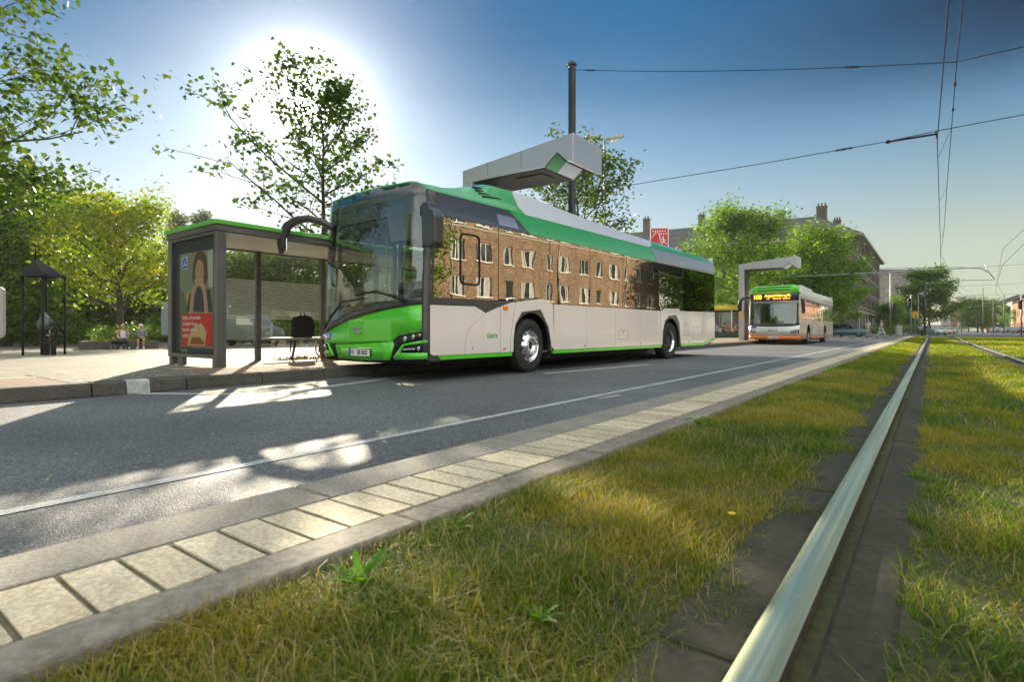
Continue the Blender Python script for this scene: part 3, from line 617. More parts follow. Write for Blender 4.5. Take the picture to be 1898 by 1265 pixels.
def side(name, pts, m, s=1, off=0, th=.03, parent=None):
    return warp_poly(pts, [], [2.47, 2.55, 2.62, 2.7, 2.76], lambda y, z, o: (s * (xs(z) + o), y, z), off, th, name, m, parent or bus, False)
YF = .29                                           # where the flat side begins
def gtop(x): # upper edge of the green front panel
    t = [(-1.275, .60), (-1.1, .69), (-.92, .755), (-.67, .825), (-.3, .91), (.19, 1.0), (.63, 1.065), (1.07, 1.11), (1.24, 1.13)]
    for (a, b), (c, d) in zip(t, t[1:]):
        if x <= c: return b + (d - b) * (x - a) / (c - a)
    return 1.13
def btop(x): return gtop(x) + .125 - .025 * max(0, x)
xsamp = [-1.26, -1.2, -1.1, -1.0, -.9, -.8, -.65, -.5, -.3, -.1, .1, .3, .5, .7, .9, 1.05, 1.15]
# front panels
front('front_panel', [(-1.262, .60), (-1.10, .545), (-.78, .535), (-.72, .535), (0, .555), (.755, .600), (.86, .675), (1.13, .715), (1.222, .74), (1.222, 1.13)] + [(x, gtop(x)) for x in reversed(xsamp[1:])] + [(-1.262, gtop(-1.262))], GREEN, .004, .035)
front('bumper', [(-.70, .527), (0, .547), (.745, .592), (.78, .54), (.70, .35), (.66, .31), (0, .285), (-.62, .30), (-.66, .36), (-.74, .50)], GREEN, .002, .05)
front('front_trim', [(-1.262, gtop(-1.262) + .006)] + [(x, gtop(x) + .006) for x in xsamp] + [(1.222, 1.137), (1.222, 1.235)] + [(x, btop(x)) for x in reversed(xsamp)] + [(-1.262, btop(-1.262))], BGREY, .008, .04)
front('windscreen', [(-1.262, btop(-1.262) + .006)] + [(x, btop(x) + .006) for x in xsamp] + [(1.222, 1.241), (1.222, 2.81), (1.195, 2.86), (1.10, 2.918), (.98, 2.943), (-.98, 2.943), (-1.10, 2.918), (-1.20, 2.855), (-1.262, 2.78)], GFRONT, .006, .012)
front('bumper_base', [(-1.25, .26), (1.25, .26), (1.25, .62), (.7, .58), (0, .52), (-.7, .52), (-1.25, .58)], BLACK, -.03, .05)
for s in (1, -1):
    def q(pts): return [(s * p[0], p[1]) for p in pts]
    f_ = front('front_pillar', q([(1.2235, .34), (1.274, .34), (1.274, 2.80), (1.235, 2.825), (1.2235, 2.81)]), BGREY, .006, .04)
    hl = front('headlight', q([(.762, .596), (.86, .668), (1.13, .708), (1.222, .732), (1.222, .625), (.955, .556), (.80, .36), (.71, .35), (.79, .54)]), DARK, -.002, .03)
    for x, z, r_, mm, nm in ((1.01, .632, .036, CLEAR, 'lamp'), (1.135, .660, .033, CLEAR, 'lamp'), (1.205, .683, .022, ORANGE, 'indicator'), (1.195, .492, .030, CLEAR, 'fog_lamp')):
        M_ = Matrix.Translation((s * x, yf(x) - .006, z)) @ Matrix.Rotation(R(90), 4, 'X') @ Matrix.Rotation(R(s * -14), 4, 'Y')
        MB().lathe([(r_ * 1.15, 0), (r_ * 1.15, .010), (r_, .014), (r_ * .6, .022), (.0001, .025)], M_, 18).build(nm, mm, hl)
        MB().lathe([(r_ * 1.3, -.002), (r_ * 1.3, .006), (r_ * 1.18, .013), (r_ * 1.1, .009)], M_, 18).build('lamp_ring', CHROME, hl)
    bo = front('bumper_wing', q([(1.262, .612), (.955, .548), (.765, .355), (.80, .325), (1.262, .335), (1.262, .43), (.90, .425), (.975, .525), (1.262, .565)]), GREEN, .012, .05)
    MB().add([], []).cbox((s * 1.08, yf(1.08) - .012, .482), (.20, .012, .022), 0, s * .30, 0, s * -.06).build('daylight_strip', CLEAR, hl, bevel=.004)
    front('grille_insert', q([(1.25, .45), (.92, .44), (.985, .52), (1.25, .555)]), BLACK, -.002, .02, hl)
    for k in range(6): MB().cbox((s * (.655 + .016 * k), yf(.7) + .012, .33 + .036 * k), (.035, .02, .012), 0, 0, 0, 0).build('vent_slot', BLACK, hl)
# badge, plate, stickers
mb = MB()
for a0, a1 in ((35, 190), (215, 370)):
    ring = [(-.075 + .125 * math.cos(R(a)), .758 + .058 * math.sin(R(a))) for a in range(a0, a1, 10)] ; inner = [(-.075 + .092 * math.cos(R(a)), .758 + .036 * math.sin(R(a))) for a in range(a0, a1, 10)]
    mb.prism(ring + inner[::-1], 'y', -.014, -.002)
mb.prism([(-.185, .80), (-.145, .806), (.035, .716), (-.01, .712)], 'y', -.013, -.002)
mb.build('badge', mat('badge_metal', (.55, .55, .58), .25, .8), bus)
pl = MB().box(-.285, -.022, .345, .275, -.006, .475).build('number_plate', DARK, bus, bevel=.004)
MB().box(-.272, -.0255, .355, .262, -.0215, .465).build('plate_face', mat('plate_white', (.78, .78, .76), .4), pl)
MB().box(-.272, -.0275, .355, -.232, -.025, .465).build('plate_band', mat('plate_blue', (.01, .05, .45), .4), pl)
text('plate_lettering', 'H', .105, BLACK, pl, pose((-.195, -.0265, .41), (1, 0, 0)), .001, .001, sx=.8)
text('plate_lettering', 'BB 9602', .105, BLACK, pl, pose((.075, -.0265, .41), (1, 0, 0)), .001, .001, sx=.72)
MB().lathe([(.014, 0), (.014, .002), (.0001, .002)], Matrix.Translation((-.143, -.0255, .41)) @ Matrix.Rotation(R(90), 4, 'X'), 12).build('plate_seal', mat('seal', (.2, .25, .5), .5), pl)
SBLUE = mat('sticker_blue', (.02, .10, .50), .4)
st = front('access_sticker', [(-1.03, .60), (-.87, .60), (-.87, .725), (-1.03, .725)], SBLUE, .008, .004)
for x in (-.99, -.915):
    mb = MB().ball((x, yf(x) - .014, .70), (.012, .003, .012), 8, 6).tube([(x, yf(x) - .014, .69), (x, yf(x) - .014, .645), (x + .02, yf(x) - .014, .62)], .007, 6)
    if x > -.95: mb.tube([(x + .018 * math.cos(a), yf(x) - .014, .638 + .018 * math.sin(a)) for a in (2, 3, 4, 5, 6)], .004, 5)
    mb.build('pictogram', WHITEP, st)
# wipers
wp = MB().tube([(1.0, -.02, 1.19), (.80, -.055, 1.26), (.42, -.06, 1.335), (.10, -.05, 1.335)], [.022, .014, .011, .008], 8).tube([(.46, -.035, 1.36), (-.12, -.028, 1.30)], .009, 6).lathe([(.04, 0), (.04, .03), (.02, .05)], Matrix.Translation((1.0, .03, 1.19)) @ Matrix.Rotation(R(90), 4, 'X'), 12)
wp.build('wiper', BLACK, bus)
wp = MB().tube([(-1.0, .0, .80), (-.92, -.02, .86), (-.62, -.04, 1.06), (-.42, -.05, 1.21)], [.02, .014, .011, .008], 8).tube([(-.84, -.01, .97), (-.42, -.045, 1.215), (.12, -.045, 1.255)], .010, 6)
wp.build('wiper', BLACK, bus)
# side panels, near side (s=1) and kerb side (s=-1)
def arch_cut(cy, rx, rz, a0, a1, n_=18): return [(cy + rx * math.cos(R(a0 + (a1 - a0) * i / n_)), .47 + rz * math.sin(R(a0 + (a1 - a0) * i / n_))) for i in range(n_ + 1)]
FA, RA = 2.72, 8.78
for s in (1, -1):
    seams = [4.57, 5.81, 7.05]
    if s == 1:
        side('side_panel', [(YF, .41), (.36, .385), (1.0, .385), (1.02, .62), (1.12, .80), (1.50, 1.035), (1.245, 1.133), (YF, 1.125)], SILV, s)
        side('side_panel', [(1.012, .385), (1.855, .385), (1.855, 1.155), (1.52, 1.042), (1.13, .80), (1.03, .62)], SILV, s)
        side('side_panel', [(1.867, .385), (2.115, .385), (2.115, .62), (2.20, 1.0), (2.27, 1.235), (2.21, 1.24), (1.867, 1.165)], SILV, s)
        side('belt_trim', [(YF, 1.133), (1.245, 1.141), (1.515, 1.05), (2.2, 1.248), (2.33, 1.262), (1.5, 1.25), (YF, 1.235)], BGREY, s)
        side('wheel_surround', [(2.125, .385), (2.185, .385), (2.19, .60), (2.24, .86), (2.42, 1.075), (2.98, 1.135), (3.24, .80), (3.335, .42), (3.42, .42), (3.36, 1.19), (3.36, 1.245), (3.04, 1.335), (2.285, 1.245), (2.21, .98), (2.125, .62)], SILV, s, .018, .06)
        side('wheel_lip', [(2.19, .385), (2.195, .60), (2.245, .86), (2.425, 1.07), (2.97, 1.13), (3.23, .80), (3.33, .42), (3.33, .36)] + arch_cut(FA, .575, .60, -8, 188)[0:] + [(2.145, .385)], BGREY, s, .006, .05)
        panels = [(3.43, seams[0]), (seams[0] + .01, seams[1]), (seams[1] + .01, seams[2]), (seams[2] + .01, 8.13)]
        for a, b_ in panels: side('side_panel', [(a, .385), (b_, .385), (b_, 1.245), (a, 1.245)], SILV, s)
        side('wheel_surround', [(8.14, .385), (8.22, .385), (8.26, .75), (8.38, 1.0), (8.62, 1.13), (9.08, 1.16), (9.32, .95), (9.42, .385), (9.50, .385), (9.46, 1.20), (9.30, 1.335), (8.42, 1.32), (8.14, 1.22)], SILV, s, .018, .06)
        side('wheel_lip', [(8.21, .36)] + [(8.25, .75), (8.37, .995), (8.615, 1.125), (9.09, 1.155), (9.33, .95), (9.43, .36)] + arch_cut(RA, .57, .60, -8, 188), BGREY, s, .006, .05)
        side('side_panel', [(9.51, .385), (10.14, .385), (10.14, 1.28), (9.45, 1.28), (9.51, 1.0)], SILV, s)
        side('side_panel', [(10.15, .385), (11.15, .385), (11.15, 1.30), (10.15, 1.285)], SILV, s)
        side('side_panel', [(11.16, .39), (12.08, .52), (12.08, 1.31), (11.16, 1.30)], SILV, s)
        for a, b_, c_, d_ in ((.40, 2.17, .315, .315), (3.40, 8.2, .315, .315), (9.47, 11.15, .315, .315)): side('skirt_stripe', [(a, c_), (b_, d_), (b_, .381), (a, .381)] if a > .5 else [(a + .1, c_), (b_, d_), (b_, .381), (a + .04, .381)], GREEN, s, .004, .05)
        side('skirt_stripe', [(11.15, .315), (12.08, .445), (12.08, .515), (11.15, .383)], GREEN, s, .004, .05)
        side('front_skirt', [(YF - .02, .30), (.52, .30), (.44, .375), (.35, .378), (YF - .02, .40)], BGREY, s, .002, .06)
    else:
        side('side_panel', [(YF, .385), (.42, .385), (.42, 1.25), (YF, 1.25)], SILV, s)
        for a, b_ in ((1.72, 2.12), (3.35, 5.2), (6.5, 8.1), (9.5, 12.08)): side('side_panel', [(a, .32), (b_, .32), (b_, 1.25), (a, 1.25)], SILV, s)
        for a, b_ in ((2.12, 3.35), (8.1, 9.5)): side('side_panel', [(a, 1.07), (b_, 1.07), (b_, 1.25), (a, 1.25)], SILV, s)
        for a, b_ in ((.43, 1.71), (5.21, 6.49)):
            d = side('door', [(a, .36), (b_, .36), (b_, 2.44), (a, 2.44), (a, 2.36), (b_ - .06, 2.36), (b_ - .06, .46), (a + .06, .46), (a + .06, 2.3), (a, 2.3)], BGREY, s, 0, .04)
            side('pane', [(a + .065, .465), (b_ - .065, .465), (b_ - .065, 2.355), (a + .065, 2.355)], GFAR, s, -.01, .012, d)
    # backing rails behind joints, then the glazing
    side('sill_rail', [(YF, 1.09), (12.06, 1.17), (12.06, 1.30), (YF, 1.24)] if s == 1 else [(9.5, 1.2), (12.06, 1.2), (12.06, 1.30), (9.5, 1.30)], SEAM, s, -.034, .02)
    if s == 1:
        side('backing', [(YF + .02, .37), (2.12, .37), (2.12, 1.1), (YF + .02, 1.1)], SEAM, s, -.036, .01); side('backing', [(3.42, .37), (8.14, .37), (8.14, 1.16), (3.42, 1.16)], SEAM, s, -.036, .01); side('backing', [(9.5, .38), (12.0, .5), (12.0, 1.2), (9.5, 1.2)], SEAM, s, -.036, .01)
    cuts = [YF, 1.815, 3.29, 4.72, 6.15, 7.66, 9.62, 10.42, 12.06]
    for a, b_ in zip(cuts, cuts[1:]):
        zb = 1.24 if a < 1 else 1.265 if a < 8 else 1.335
        if s == 1 and abs(a - 1.815) < .01: pts = [(a + .009, 1.272), (2.9, 1.345), (3.06, 1.345), (b_ - .006, 1.262), (b_ - .006, 2.462), (a + .006, 2.462)]
        elif s == 1 and abs(a - 7.66) < .01: pts = [(a + .006, 1.252), (8.13, 1.24), (8.42, 1.335), (9.3, 1.345), (b_ - .006, 1.29), (b_ - .006, 2.18), (a + .03, 2.18), (a + .006, 2.18)]
        else: pts = [(a + .010, zb if a > 9 else zb - .012), (b_ - .010, zb if a > 9 else zb - .01), (b_ - .010, 2.462), (a + .010, 2.462)]
        if s == -1 and (a < 1 or 4.7 < a < 6.2): continue
        side('side_window', pts, (GDARK if a > 9.6 else GSIDE) if s == 1 else GFAR, s, -.002, .010)
    for c in cuts[1:-1]:
        if s == -1 and 4.7 < c < 6.2: continue
        side('window_post', [(c - .05, 1.2), (c + .05, 1.2), (c + .05, 2.46), (c - .05, 2.46)], SEAM, s, -.02, .04)
    side('upper_backing', [(.35, 2.43), (12.0, 2.43), (12.0, 2.79), (.35, 2.79)], SEAM, s, -.035, .01)
    side('upper_panel', [(.26, 2.47), (2.69, 2.47), (2.15, 2.815), (.26, 2.815)], ANTH, s)
    side('upper_panel', [(2.70, 2.47), (7.93, 2.47), (7.85, 2.60), (7.72, 2.74), (7.60, 2.815), (2.16, 2.815)], GREENT, s)
    side('upper_panel', [(7.94, 2.47), (9.9, 2.47), (9.9, 2.815), (7.61, 2.815), (7.73, 2.745), (7.86, 2.605)], mat('bus_upper_silver', (.33, .345, .39), .3, .4, .7), s)
    side('upper_panel', [(9.91, 2.47), (12.06, 2.47), (12.06, 2.815), (9.91, 2.815)], MATS['bus_upper_silver'], s)
# opening window in the seventh bay, driver's sliding window
fr = MB(); 
for a in ((7.68, 2.18, 9.6, 2.20), (7.68, 2.44, 9.6, 2.462), (7.68, 2.20, 7.71, 2.44), (9.57, 2.20, 9.6, 2.44)): fr.box(1.262, a[0], a[1], 1.279, a[2], a[3])
hp = fr.build('hopper_frame', BGREY, bus); MB().box(1.20, 7.715, 2.205, 1.212, 9.565, 2.30).build('pane', GDARK, hp)
def rrect(y0, z0, y1, z1, r_, n_=5):
    o = []
    for cy, cz, a0 in ((y1 - r_, z1 - r_, 0), (y0 + r_, z1 - r_, 90), (y0 + r_, z0 + r_, 180), (y1 - r_, z0 + r_, 270)): o += [(cy + r_ * math.cos(R(a0 + 90 * k / n_)), cz + r_ * math.sin(R(a0 + 90 * k / n_))) for k in range(n_ + 1)]
    return o
o_, i_ = rrect(.90, 1.46, 1.36, 2.27, .09), rrect(.93, 1.49, 1.33, 2.24, .07); n_ = len(o_); mb = MB()
mb.add([(1.274, *p) for p in o_] + [(1.274, *p) for p in i_] + [(1.283, *p) for p in o_] + [(1.283, *p) for p in i_],
       [(k, (k + 1) % n_, n_ + (k + 1) % n_, n_ + k) for k in range(n_)] + [(2 * n_ + k, 2 * n_ + (k + 1) % n_, 3 * n_ + (k + 1) % n_, 3 * n_ + k) for k in range(n_)] + [(k, (k + 1) % n_, 2 * n_ + (k + 1) % n_, 2 * n_ + k) for k in range(n_)] + [(n_ + k, n_ + (k + 1) % n_, 3 * n_ + (k + 1) % n_, 3 * n_ + k) for k in range(n_)])
mb.build('driver_window_seal', BLACK, bus)
sd = side('side_display', [(1.84, 2.52), (2.36, 2.52), (2.28, 2.70), (1.80, 2.70)], mat('display_cover', (.42, .45, .55), .1, .5, 1), 1, .004, .01)
# louvre, lamps, lettering
for y, z, a in ((1.93, 1.13, .05), ):
    MB().box(1.27, y, z - .03, 1.30, y + .11, z + .03).build('side_indicator', ORANGE, bus, bevel=.008)
for y in (1.93, 4.50, 7.0, 9.95, 11.85): MB().box(1.27, y, .425 + (.07 if y > 11 else 0), 1.283, y + .07, .455 + (.07 if y > 11 else 0)).build('side_marker', ORANGE, bus, bevel=.005)
text('operator_lettering', 'üstra', .13, mat('letter_green', (.08, .45, .08), .5), bus, pose((1.2785, 1.66, .67), (0, 1, 0)), .001, .001)
mb = MB().lathe([(.012, 0), (.012, .004), (.0001, .004)], Matrix.Translation((1.273, 1.18, .47)) @ Matrix.Rotation(R(90), 4, 'Y'), 10); mb.build('keyhole', BLACK, bus)
# roof: three lofts over the same cross sections
def ztop(y):
    t = [(0, 2.955), (.3, 2.965), (.8, 3.0), (1.2, 3.09), (1.5, 3.18), (1.9, 3.30), (2.3, 3.345), (3.0, 3.34), (4.3, 3.25), (6.2, 3.15), (9, 3.09), (12.1, 3.02)]
    for (a, b_), (c, d) in zip(t, t[1:]):
        if y <= c: return b_ + (d - b_) * (y - a) / (c - a)
    return t[-1][1]
def prof(y):
    z = ztop(y); w = min(1, max(0, (y - .3) / 1.6)); return [(1.222, 2.818), (1.20, 2.86), (1.10, 2.93 + .04 * w), (.98, 2.952 + (z - 2.965) * .8), (.80, z - .012), (.45, z + .012), (0, z + .02), (-.45, z + .012), (-.80, z - .012), (-.98, 2.952 + (z - 2.965) * .8), (-1.10, 2.93 + .04 * w), (-1.20, 2.86), (-1.222, 2.818)]
def loft(name, ys, sk0, sk1, m, front_cap=False):
    rows = []; np_ = 13
    def row(y, sk, ):
        r_ = []
        for k in range(np_):
            a = min(k, 12 - k) / 4; a = min(1, a); yy = y + sk * a; p = prof(yy)[k]; r_.append((p[0], yy, p[1]))
        return r_
    n_ = len(ys)
    for i, y in enumerate(ys): f = i / (n_ - 1); rows.append(row(y, sk0 * (1 - f) + sk1 * f))
    if front_cap:
        c0 = [(min(1.222, max(-1.222, p[0])), yf(p[0]) + lean(2.95) - .008, min(p[1], 2.950)) for p in prof(.3)]
        c1 = [(p[0] * .995, yf(p[0]) + lean(2.95) + .02, min(p[1], 2.975)) for p in prof(.3)]
        c2 = [(p[0] * .998, yf(p[0]) + lean(2.95) + .10, p[1] - .004) for p in prof(.3)]
        rows = [c0, c1, c2] + rows
    mb = MB(); V = [v for r_ in rows for v in r_]
    mb.add(V, [(i * np_ + k, i * np_ + k + 1, (i + 1) * np_ + k + 1, (i + 1) * np_ + k) for i in range(len(rows) - 1) for k in range(np_ - 1)], sm=False)
    o = mb.build(name, m, bus)
    if sum(p_.normal.z for p_ in o.data.polygons) < 0: o.data.flip_normals()
    so_ = o.modifiers.new('s', 'SOLIDIFY'); so_.thickness = .02; so_.offset = -1; return o
loft('roof_front', [.46, .8, 1.2, 1.6, 2.0, 2.25, 2.60], 0, -.12, GREENT, True)
loft('roof_cover', [2.612, 3.0, 3.6, 4.3, 4.905], -.12, .1, ROOFW); loft('roof_cover', [4.915, 5.6, 6.3, 7.0, 7.59], .1, .75, ROOFW)
loft('roof_rear', [7.602, 8.2, 9, 10, 11, 11.98], .75, 0, GREENT)
vt = MB()
for k in range(4):
    vt.cbox((1.082 - .030 * k, 1.86 - .05 * k, 3.006 + .046 * k), (.014, .50, .030), 0, 0, R(6), R(-33))
vt.build('roof_vent', BLACK, bus)
# rear wall, floor, ceiling, underbody
MB().box(-1.22, 12.0, .5, 1.22, 12.08, 2.98).build('rear_wall', SILV, bus)
MB().box(-1.20, .5, .34, 1.20, 12.0, .38).build('floor', mat('bus_floor', (.10, .10, .10), .7), bus)
MB().box(-1.15, .35, 2.52, 1.15, 12.0, 2.56).build('ceiling', mat('bus_ceiling', (.45, .45, .43), .6), bus)
MB().box(-1.0, .6, .24, 1.0, 1.9, .338).box(-1.0, 3.5, .22, 1.0, 8.0, .338).box(-.9, 9.6, .28, .9, 11.8, .338).box(-.5, 1.9, .26, .5, 3.5, .338).box(-.5, 8.0, .26, .5, 9.6, .338).build('underbody', BLACK, bus)
for cy in (FA, RA):
    for k in (1, -1): MB().add([(k * x, cy + y, z) for x, y, z in ((.57, -.63, .30), (1.22, -.63, .30), (1.22, -.63, 1.11), (.57, -.63, 1.11), (.57, .63, .30), (1.22, .63, .30), (1.22, .63, 1.11), (.57, .63, 1.11))], [(0, 1, 2, 3), (4, 5, 6, 7), (3, 2, 6, 7), (0, 3, 7, 4)]).build('wheel_box', SEAM, bus)
fe = MB().box(1.0, 3.36, .22, 1.20, 3.40, .6).build('mud_flap', RUBBER, bus)
for y0_, y1_, z0_, z1_ in ((9.62, 10.02, .62, .92), (10.3, 11.0, .5, .85), (5.95, 6.4, .55, .75)):
    mb = MB()
    for a in ((y0_, z0_, y1_, z0_ + .006), (y0_, z1_, y1_, z1_ + .006), (y0_, z0_, y0_ + .006, z1_), (y1_, z0_, y1_ + .006, z1_ + .006)): mb.box(1.2745, a[0], a[1], 1.2765, a[2], a[3])
    mb.box(1.2745, (y0_ + y1_) / 2 - .03, z1_ - .05, 1.278, (y0_ + y1_) / 2 + .03, z1_ - .03); mb.build('service_flap', BGREY, bus)
# interior
dash = MB().prism([(.16, 1.0), (.62, 1.0), (.62, 1.12), (.40, 1.22), (.16, 1.16)], 'x', -.15, 1.17).build('dashboard', DARK, bus)
MB().prism([(.24, .4), (.55, .4), (.55, .86), (.24, .8)], 'x', -1.1, -.15).build('front_console', DARK, bus)
MB().tube([(.62 + .22 * math.cos(R(a)), .62 + .20 * math.sin(R(a)) * .45 , 1.30 + .20 * math.sin(R(a)) * .6) for a in range(0, 361, 20)], .014, 6).tube([(.62, .62, 1.30), (.62, .5, 1.1)], .03, 6).build('steering_wheel', BLACK, bus)
ds = MB().box(.36, 1.05, .85, .88, 1.5, .95).cbox((.62, 1.52, 1.35), (.50, .12, .82), 0, 0, R(-8)).build('driver_seat', INT, bus, bevel=.03)
MB().box(.05, 1.72, .4, 1.18, 1.76, 1.55).box(.05, .9, .4, .09, 1.72, 1.45).build('driver_partition', mat('partition', (.09, .095, .10), .4), bus)
MB().box(.055, .92, 1.46, .085, 1.70, 2.1).build('cab_door_pane', GFAR, bus)
MB().box(-1.0, .26, 2.52, 1.0, .36, 2.88).build('destination_display', mat('display_face', (.26, .28, .36), .25, coat=.6), bus, bevel=.01)  # blue grey of the mirrored sky put into the board colour
MB().prism([(.25, 2.42), (.60, 2.34), (.60, 2.5), (.25, 2.50)], 'x', -1.05, 1.05).build('front_locker', INT, bus)
MB().cbox((.78, .19, 2.30), (.62, .012, .38), 0, 0, R(10)).build('sun_blind', mat('blind', (.30, .29, .26), .7), bus)
for i, y in enumerate((3.9, 4.7, 7.0, 7.8, 8.6, 9.4, 10.2, 11.0)):
    for x in (-.92, .92):
        if x < 0 and 4.5 < y < 6.9: continue
        s_ = MB().box(x - .21, y, .82, x + .21, y + .42, .88).cbox((x, y + .44, 1.15), (.42, .07, .62), 0, 0, R(-8)).box(x - .05, y + .1, .38, x + .05, y + .3, .82).build('passenger_seat', INT2, bus, bevel=.02)
for x, y in ((-.35, 1.7), (.35, 3.2), (-.5, 3.4), (.5, 5.0), (-.45, 5.2), (.45, 6.6), (-.45, 6.7), (.4, 8.2), (-.4, 8.4), (-.15, .62)): MB().tube([(x, y, .38), (x, y, 2.52)], .018, 8).build('grab_pole', YEL, bus)
MB().tube([(-.5, 1.9, 2.2), (-.5, 9, 2.2)], .016, 6).tube([(.5, 1.9, 2.2), (.5, 9, 2.2)], .016, 6).build('hand_rail', YEL, bus)
# mirrors
mb = MB().tube([(-.90, .10, 2.47), (-1.12, .02, 2.59), (-1.34, -.10, 2.655), (-1.56, -.19, 2.64), (-1.74, -.25, 2.55), (-1.84, -.28, 2.40), (-1.86, -.29, 2.26), (-1.85, -.30, 2.08)], [.055, .062, .066, .072, .085, .098, .09, .045], 14, flat=.72)
mb.build('mirror_arm', mat('mirror_shell', (.045, .04, .04), .35, coat=.5), bus)
MB().cbox((-1.82, -.235, 2.27), (.13, .02, .27), 0, R(-18)).build('mirror_glass', CHROME, bus, bevel=.008)
MB().cbox((-1.855, -.31, 2.10), (.05, .012, .05)).build('mirror_lamp', mat('red_lens', (.5, .02, .01), .3), bus)
mr = MB().prism([(1.43, 2.0), (1.46, 1.92), (1.62, 1.90), (1.70, 1.96), (1.71, 2.32), (1.66, 2.42), (1.60, 2.44), (1.58, 2.545), (1.44, 2.555), (1.41, 2.50)], 'y', -.02, .16).build('mirror_housing', mat('mirror_grey', (.055, .06, .07), .4, coat=.3), bus, bevel=.035, seg=3)
MB().box(1.47, .158, 2.0, 1.67, .168, 2.38).build('mirror_glass', CHROME, bus, bevel=.004); MB().box(1.24, .12, 2.40, 1.50, .17, 2.55).build('mirror_bracket', DARK, bus, bevel=.01)
# wheels
def wheel(name, x, y, s, parent, steer=0, r=.478, w=.27, rear=False, small=False):
    M_ = Matrix.Translation((x, y, r)) @ Matrix.Rotation(R(steer), 4, 'Z') @ Matrix.Rotation(R(90 * s), 4, 'Y')
    t = MB().lathe([(.285 * r / .478, -w), (.38 * r / .478, -w - .01), (r - .03, -w + .0), (r, -w + .035), (r, -.035), (r - .012, -.012), (r - .05, 0), (.40 * r / .478, .006), (.35 * r / .478, .004), (.325 * r / .478, -.002), (.292 * r / .478, -.012), (.285 * r / .478, -.03)], M_, 48, cap=False).build('wheel', RUBBER, parent)
    k = r / .478; tr_ = MB()
    for zz in (-.07, -.12, -.17, -.21): tr_.lathe([(r + .0005, zz * w / .27), (r + .0005, (zz + .01) * w / .27)], M_, 48)
    tr_.build('tread_groove', BLACK, t)
    if rear: pr = [(.292 * k, -.008), (.286 * k, -.02), (.272 * k, -.03), (.262 * k, -.13), (.235 * k, -.17), (.17 * k, -.185), (.13 * k, -.15), (.115 * k, -.06), (.09 * k, -.045), (.0001, -.045)]
    else: pr = [(.292 * k, -.008), (.286 * k, -.02), (.272 * k, -.03), (.265 * k, -.06), (.238 * k, -.058), (.205 * k, .005), (.178 * k, .034), (.168 * k, .038), (.118 * k, .036), (.106 * k, .030), (.104 * k, -.02), (.06 * k, -.03), (.0001, -.03)]
    rim = MB().lathe(pr[:4] if rear else pr, M_, 40, cap=False).build('rim', CHROME if not small else STEEL, t, merge=True)
    if rear: MB().lathe(pr[3:], M_, 40, cap=False).build('rim_dish', mat('dish_shade', (.06, .06, .062), .5, .5), rim)  # dish colour darkened to stand in for the shade inside the deep rim
    if small: return t
    nu = MB(); ho = MB()
    for i in range(10):
        a = 2 * math.pi * (i + .3) / 10; rr, hz = (.148 * k, .036) if not rear else (.15 * k, -.165)
        nu.lathe([(.0165, 0), (.0165, .008), (.013, .02), (.0001, .022)], M_ @ Matrix.Translation((rr * math.cos(a), rr * math.sin(a), hz)), 8)
        if not rear: ho.lathe([(.024, 0), (.024, .004), (.0001, .004)], M_ @ Matrix.Translation((.226 * k * math.cos(a + .31), .226 * k * math.sin(a + .31), -.036)) @ Matrix.Rotation(a + .31, 4, 'Z') @ Matrix.Rotation(R(62), 4, 'Y'), 12)
    nu.build('wheel_nuts', CHROME, t)
    if not rear: ho.build('hand_holes', BLACK, t); MB().lathe([(.095 * k, -.028), (.07 * k, -.006), (.0001, -.004)], M_, 20).build('hub_cap', DARK, t)
    return t
wheel('wheel', 1.255, FA, 1, bus, 6); wheel('wheel', -1.255, FA, -1, bus, 6); wheel('wheel', 1.255, RA, 1, bus, 0, rear=True); wheel('wheel', -1.255, RA, -1, bus, 0, rear=True)

# ------------------------------------------------------------------ bus shelter
SHG = mat('shelter_grey', (.13, .125, .12), .42, .5, col2=(.16, .155, .15), nscale=2)
SHL = mat('shelter_roof_green', (.10, .48, .05), .35, coat=.5)
SGL = glass('shelter_glass', .015, (.93, .95, .92), .01)
sh = empty('bus_shelter', (-9.8, 7.0, .16), 0, 'grey framed glass bus shelter with green roof edge left of the green bus', 'bus shelter')
def S(mb, name, m, **k):
    o = mb.build(name, m, None, **k); o.data.transform(Matrix.Translation((9.8, -7.0, -.16))); o.parent = sh; return o
Y0, Y1 = 4.18, 10.2
rf = S(MB().box(-10.75, Y0 - .02, 2.335, -8.93, Y1, 2.425), 'roof', SHG); g_ = S(MB().box(-10.78, Y0 - .05, 2.427, -8.90, Y1 + .03, 2.50), 'roof_edge', SHL, bevel=.01); g_.parent = rf; g_.location = (0, 0, 0)
S(MB().box(-10.65, Y0 + .16, 2.30, -9.03, Y1 - .1, 2.333), 'ceiling', mat('shelter_ceiling', (.75, .72, .64), .6))
for y in (5.73, 7.19, 8.65, 10.1): S(MB().box(-10.62, y - .05, .16, -10.53, y + .05, 2.33), 'post', SHG, bevel=.008)
S(MB().box(-9.06, 7.22, .16, -8.98, 7.30, 2.33), 'post', SHG, bevel=.008) if 0 else None
ys = [4.34, 5.68, 5.78, 7.14, 7.24, 8.60, 8.70, 10.05]
for a, b_ in zip(ys[::2], ys[1::2]):
    p_ = S(MB().box(-10.58, a, .30, -10.57, b_, 2.30), 'glass_pane', SGL)
    mb = MB()
    for k in range(20): z = .98 + k * .0385; mb.box(-10.5685, a + .005, z, -10.5655, b_ - .005, z + .017)
    st_ = S(mb, 'frosted_stripes', mat('frosting', (.75, .76, .72), .6)); st_.parent = p_; st_.location = (0, 0, 0)
S(MB().box(-10.60, 4.33, 2.27, -10.55, 10.05, 2.30), 'top_rail', SHG)
